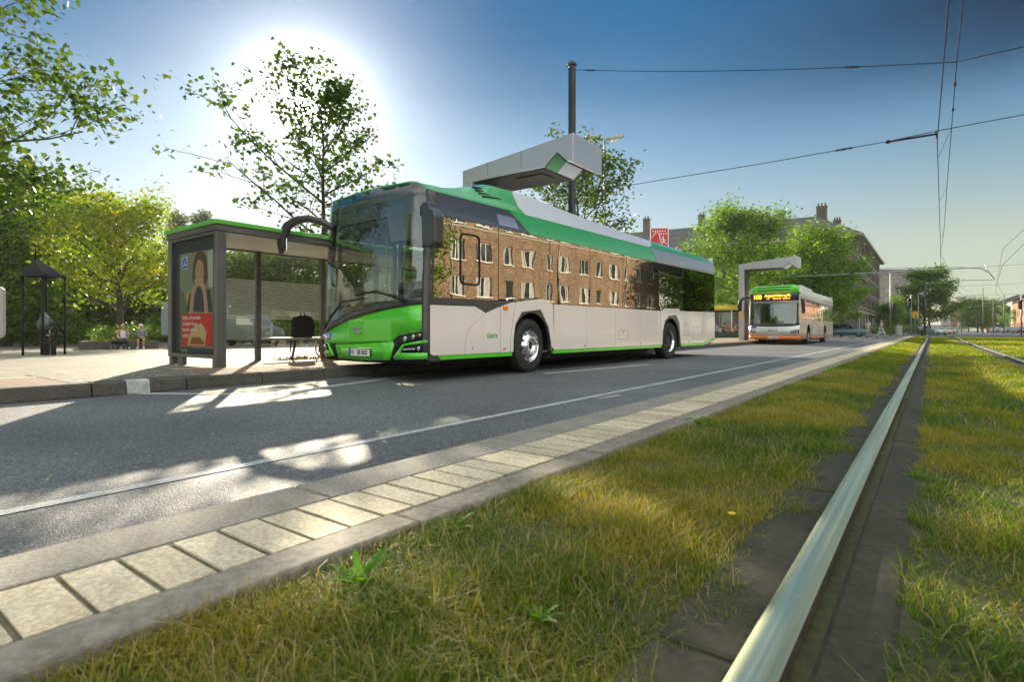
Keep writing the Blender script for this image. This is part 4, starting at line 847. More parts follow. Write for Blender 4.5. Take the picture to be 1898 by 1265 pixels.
S(MB().box(-10.45, 5.80, .56, -10.05, 8.6, .61), 'bench_seat', mat('bench_wood', (.32, .30, .26), .5, col2=(.24, .22, .19), nscale=5), bevel=.01)
for y in (6.35, 8.2): S(MB().tube([(-10.25, y, .56), (-10.2, y - .12, .17)], .025, 8), 'bench_leg', SHG)
# advertising light box closing the near end
ad = S(MB().box(-10.74, Y0, .30, -10.60, Y0 + .15, 2.333).box(-9.03, Y0 - .005, .16, -8.95, Y0 + .155, 2.333).box(-10.60, Y0, .30, -9.03, Y0 + .15, .36).box(-10.60, Y0, 2.28, -9.03, Y0 + .15, 2.333).box(-10.60, Y0 + .05, .36, -9.03, Y0 + .15, 2.28).box(-10.74, Y0 + .02, .16, -10.62, Y0 + .13, .30).box(-10.45, Y0 + .04, .16, -10.25, Y0 + .11, .30).box(-9.16, Y0 + .03, .16, -9.04, Y0 + .12, .30), 'advertising_case', SHG, bevel=.006)
S(MB().box(-10.59, Y0 + .045, .37, -9.04, Y0 + .05, 2.27), 'case_backing', mat('case_backing', (.035, .037, .045), .5)).parent = ad; ad.children[-1].location = (0, 0, 0)
def fl(name, pts, col, dy, par=None, rough=.5):    # flat printed shape on the poster
    o = MB().prism(pts, 'y', Y0 + .044 - dy, Y0 + .0445 - dy).build(name, mat('print_' + '%02x%02x%02x' % tuple(int(c * 255) for c in col), col, rough)); o.data.transform(Matrix.Translation((9.8, -7.0, -.16))); o.parent = par or ad; return o
po_ = fl('poster', [(-10.36, .46), (-9.14, .46), (-9.14, 2.06), (-10.36, 2.06)], (.20, .235, .15), .003)
fl('poster_shape', [(-10.36, .46), (-9.9, .46), (-9.95, .9), (-10.2, 1.4), (-10.36, 1.5)], (.11, .14, .07), .0035, po_)
fl('poster_shape', [(-9.30, 1.45), (-9.16, 1.45), (-9.16, 2.04), (-9.34, 2.04)], (.42, .44, .38), .004, po_)
el = lambda cx, cz, rx, rz, n_=20, a0=0, a1=360: [(cx + rx * math.cos(R(a0 + (a1 - a0) * k / n_)), cz + rz * math.sin(R(a0 + (a1 - a0) * k / n_))) for k in range(n_)]
fl('poster_hair', el(-9.60, 1.80, .25, .27) , (.10, .055, .03), .005, po_)
fl('poster_hair', [(-9.85, 1.85), (-9.88, 1.60), (-9.80, 1.50), (-9.40, 1.50), (-9.33, 1.62), (-9.36, 1.86)], (.09, .05, .03), .0055, po_)
fl('poster_face', el(-9.62, 1.72, .155, .20), (.42, .25, .16), .006, po_)
fl('poster_neck', [(-9.68, 1.60), (-9.54, 1.60), (-9.52, 1.42), (-9.72, 1.42)], (.28, .16, .10), .0058, po_)
fl('poster_shirt', [(-10.10, 1.08), (-10.0, 1.36), (-9.78, 1.47), (-9.50, 1.47), (-9.24, 1.40), (-9.16, 1.05)], (.035, .04, .055), .0065, po_)
for cx, cz in ((-9.68, 1.745), (-9.55, 1.745)): fl('poster_eye', el(cx, cz, .022, .010, 10), (.03, .02, .015), .0068, po_)
fl('poster_mouth', el(-9.61, 1.60, .04, .012, 10), (.25, .06, .05), .0068, po_)
fl('poster_arm', [(-9.99, 1.03), (-9.92, 1.40), (-9.84, 1.50), (-9.74, 1.53), (-9.72, 1.44), (-9.80, 1.34), (-9.86, 1.03)], (.44, .27, .17), .0075, po_)
fl('poster_arm', [(-9.30, 1.03), (-9.38, 1.40), (-9.44, 1.52), (-9.56, 1.54), (-9.56, 1.45), (-9.48, 1.34), (-9.44, 1.03)], (.44, .27, .17), .0075, po_)
for k in range(4): fl('poster_finger', el(-9.75 + .035 * k, 1.525 - .008 * (k % 2), .017, .045, 10), (.50, .31, .20), .0085, po_); fl('poster_finger', el(-9.59 + .035 * k, 1.525 - .008 * (k % 2), .017, .045, 10), (.50, .31, .20), .0085, po_)
fl('poster_sandwich', [(-9.80, 1.55), (-9.48, 1.57), (-9.46, 1.60), (-9.62, 1.625), (-9.80, 1.60)], (.45, .33, .16), .0082, po_)
fl('poster_shape', [(-10.12, 1.35), (-9.98, 1.42), (-9.96, 1.2), (-10.08, 1.22)], (.45, .32, .06), .0045, po_)
rd = fl('poster_banner', [(-10.27, .49), (-9.18, .49), (-9.18, 1.03), (-10.27, 1.03)], (.58, .025, .02), .009, po_)
fl('poster_product', [(-10.05, .50), (-9.42, .50), (-9.36, .74), (-9.55, .88), (-9.85, .80), (-10.0, .66)], (.55, .42, .18), .0095, rd)
fl('poster_product', [(-9.98, .52), (-9.46, .52), (-9.44, .56), (-9.60, .64), (-9.88, .64)], (.30, .08, .04), .0100, rd)
fl('poster_product', [(-9.40, .74), (-9.2, .76), (-9.19, .9), (-9.32, .98), (-9.42, .86)], (.62, .03, .02), .0102, rd)
PW = mat('print_white', (.75, .74, .70), .5)
for k, s_ in enumerate(('Einfach, weil man keine', 'α-Sandler-Gouge', 'braucht, sondern', 'einfach')):
    o = text('poster_lettering', s_, .092, PW, rd, Matrix.Translation((9.8, -7.0, -.16)) @ pose((-10.235, Y0 + .031, .965 - .1 * k), (1, 0, 0)), .0005, .001, 'LEFT', .86 if k else .78)
o = text('poster_lettering', 'STRÖER', .07, mat('print_grey', (.4, .4, .38), .5), ad, Matrix.Translation((9.8, -7.0, -.16)) @ pose((-10.18, Y0 + .040, .405), (1, 0, 0)), .0005, .001)
o = text('poster_lettering', 'Schönefelder Str.', .11, PW, ad, Matrix.Translation((9.8, -7.0, -.16)) @ pose((-9.85, Y0 + .040, 2.17), (1, 0, 0)), .0005, .001) if 0 else None
lg = fl('poster_logo', [(-10.27, 1.79), (-10.04, 1.79), (-10.04, 2.01), (-10.27, 2.01)], (.42, .50, .62), .0092, po_)
fl('poster_logo_mark', [(-10.25, 1.87), (-10.19, 1.99), (-10.12, 1.99), (-10.06, 1.87), (-10.11, 1.87), (-10.155, 1.955), (-10.20, 1.87)], (.04, .10, .38), .0098, lg)
fl('poster_logo_mark', [(-10.25, 1.81), (-10.06, 1.81), (-10.06, 1.85), (-10.25, 1.85)], (.04, .10, .38), .0098, lg)
cg = S(MB().box(-10.595, Y0 + .002, .365, -9.035, Y0 + .008, 2.275), 'case_glass', glass('case_glass', -.16, (.93, .94, .93), .01, .0012, 1.3)); cg.parent = ad; cg.location = (0, 0, 0)

# backpack on the bench
bp = empty('backpack', (-10.22, 6.48, .61), R(80), 'black backpack standing on the shelter bench with a strap hanging down', 'backpack')
FAB = mat('black_fabric', (.015, .015, .015), .85, bump=.3, bscale=50)
MB().prism([(-.20, 0), (.20, 0), (.215, .10), (.205, .33), (.16, .42), (.06, .45), (-.06, .45), (-.16, .42), (-.205, .33), (-.215, .10)], 'y', -.10, .10).build('pack_body', FAB, bp, bevel=.035, seg=3)
MB().prism([(-.15, .03), (.15, .03), (.15, .24), (.10, .29), (-.10, .29), (-.15, .24)], 'y', .10, .155).build('front_pocket', FAB, bp, bevel=.025, seg=3)
MB().tube([(-.05, 0, .44), (-.045, 0, .485), (0, 0, .50), (.045, 0, .485), (.05, 0, .44)], .010, 8).build('carry_handle', FAB, bp)
MB().tube([(-.20, .06, .06), (-.215, .05, -.08), (-.235, .04, -.30)], .014, 6, flat=.5).tube([(.20, .05, .30), (.27, .05, .26), (.26, .05, .16), (.20, .05, .10)], .012, 6).build('strap', FAB, bp)
# leaves swept together under the bench, barrier tape and its foot
r_ = np.random.default_rng(5); n_ = 700; pos = np.stack([r_.normal(-10.35, .14, n_), r_.uniform(6.0, 7.3, n_), .165 + np.abs(r_.normal(0, .02, n_))], 1)
lo = leaves('fallen_leaves', pos.astype(np.float32), .055, leafmat('dry_leaf', [(.20, .07, .02), (.30, .16, .05), (.36, .26, .12), (.12, .10, .03)], .2), None, r_, KITE, 1.2); lo['kind'] = 'stuff'; tag(lo, 'brown and orange leaves gathered on the paving under the shelter bench', 'leaves')
r_ = np.random.default_rng(15); n_ = 240; pos = np.stack([r_.uniform(-7.4, -1.7, n_), r_.uniform(0, 16, n_), np.full(n_, .006)], 1)
lo = leaves('road_litter', pos.astype(np.float32), .028, leafmat('litter', [(.5, .47, .4), (.35, .25, .12), (.45, .42, .35)], .2), None, r_, KITE, 6.0); lo['kind'] = 'stuff'; tag(lo, 'small pale leaf scraps scattered over the asphalt', 'litter')
TRED = mat('barrier_red', (.62, .05, .02), .5)
bt = empty('barrier_tape', (-10.3, 7.0, .17), 0, 'red and white barrier tape hanging under the bench and lying on the ground', 'barrier tape')
pts = [(0, -.16, .38), (.01, -.17, .25), (.0, -.16, .12), (.05, -.10, .03), (.02, .05, .02), (.06, .18, .04), (.03, .34, .015)]
for i in range(len(pts) - 1): MB().tube([pts[i], pts[i + 1]], .028, 4, flat=.25, sm=False).build('tape_segment', TRED if i % 2 else WHITEP, bt)

# ------------------------------------------------------------------ charging masts
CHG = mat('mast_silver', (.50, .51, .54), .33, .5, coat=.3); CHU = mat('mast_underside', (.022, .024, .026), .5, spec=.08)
def charger(yf_, label):
    t = empty('charging_mast', (-8.62, yf_, .16), 0, label, 'charging mast', 'overhead charging masts at the bus stops')
    x0, x1, D = -.14, 2.85, 1.22
    out = [(x0, 4.32), (x1, 4.59), (x1, 4.0), (x1 - .14, 4.03), (x1 - .39, 4.27), (x1 - .71, 4.01), (x0 + .26, 4.02)]
    MB().prism([(x0, 4.32), (x1, 4.59), (x1, 4.0), (x1 - .14, 4.03), (x1 - .39, 4.27), (x1 - .71, 4.01), (x0, 4.02)], 'y', 0, D).build('arm', CHG, t, bevel=.012)
    MB().box(x0, 0, 0, x0 + .28, D * .8, 4.018).build('column', CHG, t, bevel=.012)
    MB().box(x0 + .281, .16, .02, x0 + .30, D * .78, 4.0).build('column_panel', CHU, t)
    MB().prism([(x0 + .3, 4.012), (x1 - .72, 4.002), (x1 - .72, 3.99), (x0 + .3, 4.0)], 'y', .03, D - .03).build('underside', CHU, t)
    GU = mat('mast_green', (.03, .30, .06), .35, coat=.5)
    MB().prism([(x1 - .70, 4.0), (x1 - .39, 4.258), (x1 - .40, 4.245), (x1 - .69, 3.992)], 'y', .04, .5).build('notch_panel', GU, t)
    MB().prism([(x1 - .39, 4.258), (x1 - .15, 4.022), (x1 - .155, 4.010), (x1 - .395, 4.242)], 'y', .04, D - .04).build('notch_panel', CHU, t)
    MB().box(1.2, .3, 3.97, 1.9, .8, 3.99).build('contact_hood', BLACK, t)
    for x in (.62, 1.55): MB().box(x, -.0015, 4.10, x + .008, .02, 4.34 + .07 * x).build('panel_seam', BLACK, t)
    for x, z in ((.2, 4.1), (.2, 4.28), (1.4, 4.1), (1.4, 4.38), (2.7, 4.12), (2.7, 4.5)): MB().lathe([(.012, 0), (.012, .004), (.0001, .005)], Matrix.Translation((x, 0, z)) @ Matrix.Rotation(R(90), 4, 'X'), 8).build('rivet', STEEL, t)
    MB().box(x0 + .04, -.004, 1.25, x0 + .24, -.001, 1.55).build('warning_label', mat('sign_yellow', (.75, .42, .01), .5), t)
    return t
c1 = charger(9.7, 'grey charging arm reaching over the green bus roof')
text('display_lettering', 'Haltestelle', .10, mat('info_blue', (.02, .10, .20), .3, coat=.5), c1, Matrix.Translation((1.0, .42, 3.962)) @ Matrix.Rotation(R(180), 4, 'X'), .001) if 0 else None
charger(33.0, 'pale charging mast with its arm over the silver bus')

# ------------------------------------------------------------------ tram poles, lamps and wires
POLE = mat('mast_black_paint', (.022, .024, .028), .4, .3, coat=.3)
pX_, pY_ = -9.8, 16.4
t = empty('catenary_pole', (pX_, pY_, .16), 0, 'tall dark pole with cap rising behind the grey charging arm', 'pole', 'poles holding the tram wires')
MB().tube([(0, 0, 0), (0, 0, 9.62)], .125, 8, sm=False).build('shaft', POLE, t)
for s in (1, -1): MB().box(-.07, s * .105 - .02, .3, .07, s * .105 + .02, 9.55).build('flange', POLE, t)
MB().lathe([(.17, 9.62), (.17, 9.68), (.09, 9.78), (.0001, 9.80)], None, 8).build('cap', POLE, t)
WIRE = mat('wire_black', (.02, .02, .022), .5, .4)
def wire(name, pts, r, label, cat='wire', group=None, ins=()):
    o = Vector(pts[0]); t = empty(name, o, 0, label, cat, group); q = [Vector(p) - o for p in pts]; MB().tube(q, r, 6).build('cable', WIRE, t)
    for f, L in ins:
        L *= .5
        i = min(int(f * (len(q) - 1)), len(q) - 2); u = f * (len(q) - 1) - i; p = q[i].lerp(q[i + 1], u); d = (q[i + 1] - q[i]).normalized()
        M_ = Matrix.Translation(p) @ d.to_track_quat('Z', 'Y').to_matrix().to_4x4()
        MB().lathe([(.008, -L), (.03, -L * .6), (.02, -L * .3), (.035, 0), (.02, L * .3), (.03, L * .6), (.008, L)], M_, 8).build('insulator', BLACK, t)
    return t
def sag(a, b, s, n_=10): a, b = Vector(a), Vector(b); return [a.lerp(b, i / n_) - Vector((0, 0, 4 * s * (i / n_) * (1 - i / n_))) for i in range(n_ + 1)]
g1 = 'wires spanned across the street'
wire('span_wire', sag((pX_ + .1, pY_, 9.62), (.45, 16.1, 6.83), .12), .012, 'upper cross wire from the tall dark pole to the tram wires', 'wire', g1, ((.06, .5), (.80, .35)))
wire('span_wire', [(.45, 16.1, 6.83), (1.57, 16.0, 6.70), (12.2, 16.0, 9.4)][0:1] + [(1.6, 16.0, 6.79), (14.5, 16, 8.6)], .012, 'upper cross wire running from the tram wires to the right edge', 'wire', g1)
wire('span_wire', [(-9.75, 17.6, 5.72), (-4, 17.65, 5.70), (-.95, 17.7, 5.74), (.2, 17.7, 5.80), (14.4, 17.8, 6.1)], .011, 'lower cross wire passing in front of the far trees', 'wire', g1, ((.42, .5),))
t = empty('registration_arm', (-.95, 17.7, 5.73), 0, 'short dark rod steadying the left tram wire', 'wire arm')
MB().tube([(0, 0, 0), (1.05, 0, -.01)], .026, 8).build('rod', BLACK, t); MB().lathe([(.02, -.06), (.05, -.03), (.05, .03), (.02, .06)], Matrix.Translation((.03, 0, 0)) @ Matrix.Rotation(R(90), 4, 'Y'), 8).build('insulator', BLACK, t); MB().tube([(1.03, 0, .06), (1.06, 0, -.12)], .02, 6).build('clamp', BLACK, t)
cz = 5.5
wire('contact_wire', [(.29, -6, cz), (.24, 6.4, cz), (.11, 17.7, cz + .05), (.35, 36, cz), (.55, 54, cz), (2.6, 90, cz), (7, 130, cz)], .0115, 'left one of the two wires above the near rails', 'wire', 'tram wires along the track')
wire('messenger_wire', [(.50, -6, 7.1), (.48, 8, 6.80), (.45, 16.1, 6.83), (.45, 26, 6.1), (.5, 36, 5.85), (.5, 46, 6.1), (.55, 54, 6.6), (2.6, 90, 6.4), (7, 130, 6.4)], .0115, 'right one of the two wires above the near rails', 'wire', 'tram wires along the track', ((.265, .22), (.285, .22)))
for i, (y, x0, x1, z1) in enumerate([(19.5, .13, .455, 6.5), (26, .22, .45, 6.1), (36, .35, .5, 5.85), (46, .46, .5, 6.1)]):
    wire('dropper_wire', [(x0, y, cz + .02), (x1, y + .4, z1)], .006, ('nearest', 'second', 'third', 'fourth and farthest')[i] + ' thin dropper joining the two wires above the near rails', 'wire', 'droppers between the tram wires')
wire('contact_wire', [(3.95, 10, cz), (4.0, 30, cz), (4.1, 54, cz), (6.2, 90, cz), (10.5, 130, cz)], .0125, 'left wire of the second track entering at the right edge', 'wire', 'tram wires along the track')
wire('messenger_wire', [(4.3, 10, 6.9), (4.2, 30, 6.2), (4.15, 54, 6.7), (6.3, 90, 6.4), (10.5, 130, 6.4)], .0125, 'right wire of the second track entering at the right edge', 'wire', 'tram wires along the track')
# cantilever over the junction
t = empty('catenary_pole', (-12.0, 60.0, 0), 0, 'tram pole hidden in the street trees with a long horizontal arm over the junction', 'pole', 'poles holding the tram wires')
MB().tube([(0, 0, 0), (0, 0, 7.0)], [.14, .1], 10).build('shaft', POLE, t)
MB().tube([(0, 0, 5.98), (6, 0, 5.96), (14.7, 0, 5.93), (15.3, 0, 5.83), (15.7, 0, 5.5)], .045, 8).build('arm', GALV, t)
MB().tube([(0, 0, 6.9), (6, 0, 6.4), (14.2, 0, 6.02)], .014, 5).build('tie', WIRE, t)
MB().tube([(15.5, 0, 6.2), (15.8, 0, 5.4), (16.1, 0, 4.9)], .035, 6).tube([(13.4, 0, 4.95), (16.0, 0, 4.85)], .025, 6).build('registration_arm', GALV, t)
MB().cbox((6.1, 0, 6.03), (.35, .14, .16)).build('clamp', DARK, t)
t = empty('catenary_pole', (*P(1714, 78), 0), 0, 'thin dark tram pole in front of the big lone tree', 'pole', 'poles holding the tram wires'); MB().tube([(0, 0, 0), (0, 0, 7.4)], .13, 8).build('shaft', POLE, t); MB().tube([(0, 0, 6.2), (3.6, 1, 6.2)], .04, 6).build('arm', POLE, t)
for px, d, h, lab in ((1822, 112, 9.4, 'pale tram pole standing far off to the right of the tram wires'), (1782, 180, 8, 'very distant tram pole where the street narrows'), (1841, 120, 7.6, 'reddish pole between the far right trees'), (1861, 110, 7.8, 'dark pole in front of the far grey house')):
    t = empty('catenary_pole', (*P(px, d), 0), 0, lab, 'pole', 'poles holding the tram wires'); MB().tube([(0, 0, 0), (0, 0, h)], [.11, .08], 8).build('shaft', mat('far_pole', (.16,.16,.15), .6), t); MB().tube([(0, 0, h - 1.6), (-3.2, -1, h - 1.7)], .045, 6).build('arm', GALV, t)
for i, (a, b_) in enumerate((((-12, 70, 7.2), (16, 70, 7.4)), ((-10, 92, 6.8), (20, 92, 7.0)), ((-8, 112, 6.6), (20, 118, 6.9)))):
    wire('span_wire', sag(a, b_, .5), .012, ('nearest', 'second', 'farthest')[i] + ' of the cross wires beyond the junction', 'wire', 'cross wires beyond the junction', ((.7, .5),))
# lamps
def lamp(px, d, h, label, two=True, arm=.9):
    X, Y = P(px, d); t = empty('street_lamp', (X, Y, 0), R(37), label, 'street lamp', 'street lamps')
    MB().tube([(0, 0, 0), (0, 0, h * .4), (0, 0, h)], [.09, .07, .055], 10).build('pole', GALV, t)
    for s in ((1, -1) if two else (1,)):
        hd = MB().prism([(s * .05, h - .02), (s * .25, h + .10), (s * arm, h + .22), (s * (arm + .05), h + .14), (s * (arm - .1), h + .02), (s * .3, h - .06)], 'y', -.13, .13).build('lamp_head', GALV, t, bevel=.03); MB().prism([(s * .32, h - .065), (s * (arm - .12), h + .0), (s * (arm - .14), h - .05), (s * .36, h - .11)], 'y', -.10, .10).build('lamp_glass', CLEAR, hd, bevel=.01)
    MB().cbox((0, 0, h - .03), (.16, .1, .12)).build('lamp_bracket', GALV, t)
lamp(1121, 27.5, 10.2, 'two headed street lamp right of the grey charging arm')
lamp(1702, 88, 6.5, 'thin grey lamp post beside the big lone tree', False)
lamp(1822.5, 150, 9, 'distant lamp post before the far right trees')

# ------------------------------------------------------------------ second bus
LX0 = -7.85
b2 = empty('city_bus', (-6.58, 31.15, 0), 0, 'silver low floor bus with green roof front and orange skirt at the second charging mast', 'bus', 'city buses at the charging stops')
SB = mat('bus2_silver', (.70, .69, .66), .3, .2, .9); SB2 = mat('bus2_champagne', (.55, .52, .44), .4, .2, .4); OR = mat('bus2_orange', (.72, .20, .015), .35, coat=.7); GW = glass('bus2_windscreen', .10, (.55, .6, .56), .01, .001); GS2 = glass('bus2_side_glass', .50, (.16, .15, .12), .01, .003, 1.2, (.80, .80, .78))
def y2(x, z=0): a = abs(x); return .10 * a * a + (.20 * (1 - math.sqrt(max(0, 1 - ((a - .95) / .3) ** 2))) if a > .95 else 0) + max(0, z - 1.0) * .09
X2 = [-1.24, -1.22, -1.18, -1.12, -1.05, -.9, -.6, -.3, 0, .3, .6, .9, 1.05, 1.12, 1.18, 1.22, 1.24]
def f2(name, pts, m, off=0, th=.03, par=None): return warp_poly(pts, X2, [.7, 1.1, 1.6, 2.1, 2.6], lambda x, z, o: (x, y2(x, z) - o, z), off, th, name, m, par or b2)
f2('front_panel', [(-1.24, .48), (1.24, .48), (1.24, 1.02), (.9, .95), (0, .92), (-.9, .95), (-1.24, 1.02)], SB)
f2('skirt_stripe', [(-1.24, .27), (1.24, .27), (1.24, .472), (-1.24, .472)], OR, .004)
f2('windscreen', [(-1.17, 1.12), (-.9, .97), (0, .935), (.9, .97), (1.17, 1.12), (1.17, 2.28), (-1.17, 2.28)], GW, .004, .012)
f2('front_pillar', [(-1.245, 1.03), (-1.176, 1.12), (-1.176, 2.62), (-1.245, 2.62)], SB); f2('front_pillar', [(1.245, 1.03), (1.176, 1.12), (1.176, 2.62), (1.245, 2.62)], SB)
dd = f2('destination_display', [(-1.17, 2.29), (1.17, 2.29), (1.17, 2.65), (-1.17, 2.65)], mat('led_board', (.03, .035, .05), .2, coat=.5), .006, .03)
text('led_lettering', '100', .30, AMBER, dd, pose((-.78, y2(-.78, 2.47) - .03, 2.47), (1, -.05, 0)), .002, .008, sx=.95)
text('led_lettering', 'August-Holweg-Pl.', .165, AMBER, dd, pose((.22, y2(.2, 2.5) - .055, 2.535), (1, 0, 0)), .002, .006)
mb = MB()
for i in range(16):
    if i not in (2, 3, 10): mb.box(-.30 + i * .07, .095, 2.36, -.26 + i * .07, .10, 2.40 + .015 * (i % 2))
mb.build('led_dots', AMBER, dd)
f2('roof_fairing', [(-1.20, 2.66), (1.20, 2.66), (1.16, 2.95), (1.0, 3.09), (-1.0, 3.02), (-1.12, 2.90)], GREEN, .01, .05)
for z, w in ((2.98, .86), (2.84, .80)): f2('air_slot', [(-w, z - .035), (w, z - .02), (w - .06, z + .025), (-w + .06, z + .01)], BLACK, .014, .01)
pr = [(1.25, .36), (1.25, 2.55), (1.2, 2.68), (1.18, 2.72)]
S2 = lambda name, pts, m, s=1, off=0, th=.03, par=None: warp_poly(pts, [], [], lambda y, z, o: (s * (1.25 + o), y, z), off, th, name, m, par or b2, False)
A1, A2 = 2.65, 8.5
for s in (1, -1):
    ac = lambda c: [(c + .56 * math.cos(R(a)), .47 + .60 * math.sin(R(a))) for a in range(180, -1, -12)]
    S2('side_panel', [(.34, .472), (A1 - .57, .472)] + ac(A1) + [(A1 + .57, .472), (A2 - .57, .472)] + ac(A2) + [(A2 + .57, .472), (11.9, .472), (11.9, 1.33), (.34, 1.33)], SB2, s)
    for a, b_ in ((.34, A1 - .58), (A1 + .58, A2 - .58), (A2 + .58, 11.9)): S2('skirt_stripe', [(a, .29), (b_, .29), (b_, .468), (a, .468)], OR, s, .003)
    S2('upper_panel', [(.34, 2.36), (11.9, 2.36), (11.9, 2.74), (.34, 2.74)], SB, s)
    for a, b_ in ((.38, 1.8), (1.84, 3.3), (3.34, 5.1), (5.14, 6.9), (6.94, 8.7), (8.74, 10.4), (10.44, 11.85)): S2('side_window', [(a, 1.345), (b_, 1.345), (b_, 2.35), (a, 2.35)], GS2, s, -.003, .012)
    MB().box(s * 1.21 - .02, .4, 1.33, s * 1.21 + .01, 11.9, 1.36).build('window_rail', SEAM, b2)
    wheel('wheel', s * 1.235, A1, s, b2, small=True, rear=False); wheel('wheel', s * 1.235, A2, s, b2, small=True)
S2('side_door_panel', [(3.9, .55), (5.2, .55), (5.2, 1.30), (3.9, 1.30)], mat('advert_pale', (.62, .58, .54), .4), 1, .004, .006)
MB().prism([(-1.18, 2.70), (1.18, 2.70), (1.15, 2.98), (1.0, 3.08), (-1.0, 3.08), (-1.15, 2.98)], 'y', .55, 1.5).prism([(-1.15, 2.70), (1.15, 2.70), (1.12, 2.92), (1.0, 3.0), (-1.0, 3.0), (-1.12, 2.92)], 'y', 1.5, 11.8).prism([(2.2, 3.0), (6.3, 3.0), (5.6, 3.13), (2.5, 3.20)], 'x', -.95, .95).build('roof', SB, b2, bevel=.02)
MB().box(-1.22, 11.85, .4, 1.22, 11.93, 2.95).build('rear_wall', SB, b2); MB().box(-1.2, .35, .30, 1.2, 11.8, .36).box(-1.0, .6, .22, 1.0, 2.0, .3).box(-1, 3.3, .22, 1, 7.9, .3).build('underbody', BLACK, b2); MB().box(-1.2, .4, .362, 1.2, 11.8, .40).build('floor', MATS['bus_floor'], b2)
for c in (A1, A2): MB().box(-1.22, c - .6, .36, -.6, c + .6, 1.1).build('wheel_box', SEAM, b2)
MB().prism([(.25, .8), (.6, .8), (.6, 1.1), (.25, 1.05)], 'x', -1.15, 1.15).build('dashboard', DARK, b2); MB().cbox((.6, 1.2, 1.1), (.5, .5, .9)).build('driver_seat', INT, b2, bevel=.05); MB().box(0, 1.6, .4, 1.15, 1.64, 2.3).build('driver_partition', MATS['partition'], b2)
for k in range(5):
    for x in (-.85, .85): MB().box(x - .2, 3.4 + 1.5 * k, .8, x + .2, 3.8 + 1.5 * k, 1.4).build('passenger_seat', INT2, b2, bevel=.03)
MB().tube([(-.62, 1.0, .4), (-.62, 1.0, 2.3)], .02, 6).build('grab_pole', mat('orange_pole', (.6, .15, .02), .4), b2)
MB().cbox((.95, .25, 1.15), (.26, .01, .20)).build('card_reader', mat('screen_blue', (.03, .12, .5), .3), b2)
for s in (1, -1):
    hl = f2('headlight', [(s * x, z) for x, z in ((.80, .60), (.86, .74), (1.20, .78), (1.20, .62))], DARK, .004, .01)
    for x in (.90, 1.01, 1.11): MB().lathe([(.042, 0), (.035, .012), (.0001, .014)], Matrix.Translation((s * x, y2(x, .7) - .004, .69)) @ Matrix.Rotation(R(90), 4, 'X'), 12).build('lamp', CLEAR, hl)
    MB().cbox((s * 1.02, y2(1.0) - .012, .50), (.20, .01, .04)).build('fog_lamp', mat('red_lens', (.5, .02, .01), .3), b2)
text('maker_lettering', 'MAN', .13, CHROME, b2, pose((0, -.008, .745), (1, 0, 0)), .004, .004, sx=1.5)
f2('grille_bar', [(-.75, .655), (.60, .655), (.60, .668), (-.75, .668)], BGREY, .005, .004); f2('grille_bar', [(-.75, .83), (.68, .83), (.68, .842), (-.75, .842)], BGREY, .005, .004)
pl = MB().box(-.26, -.02, .30, .26, -.006, .42).build('number_plate', WHITEP, b2, bevel=.003)
mb = MB().box(-.25, -.022, .31, -.215, -.02, .41).box(-.18, -.022, .33, -.13, -.02, .39)
for k in range(6): mb.box(-.08 + k * .052, -.022, .33, -.045 + k * .052, -.02, .39)
mb.build('plate_lettering', DARK, pl)
for k in range(2): f2('access_sticker', [(-1.10 + .16 * k, .86), (-.96 + .16 * k, .86), (-.96 + .16 * k, .98), (-1.10 + .16 * k, .98)], SBLUE, .006, .004)
MB().prism([(1.30, 2.35), (1.46, 2.32), (1.50, 1.75), (1.46, 1.60), (1.34, 1.60)], 'y', .05, .17).build('mirror_housing', DARK, b2, bevel=.02)
MB().tube([(-1.15, .2, 2.45), (-1.35, .05, 2.5), (-1.55, -.1, 2.35), (-1.62, -.12, 2.0), (-1.58, -.12, 1.75)], [.05, .06, .10, .12, .07], 12, flat=.6).build('mirror_arm', DARK, b2)

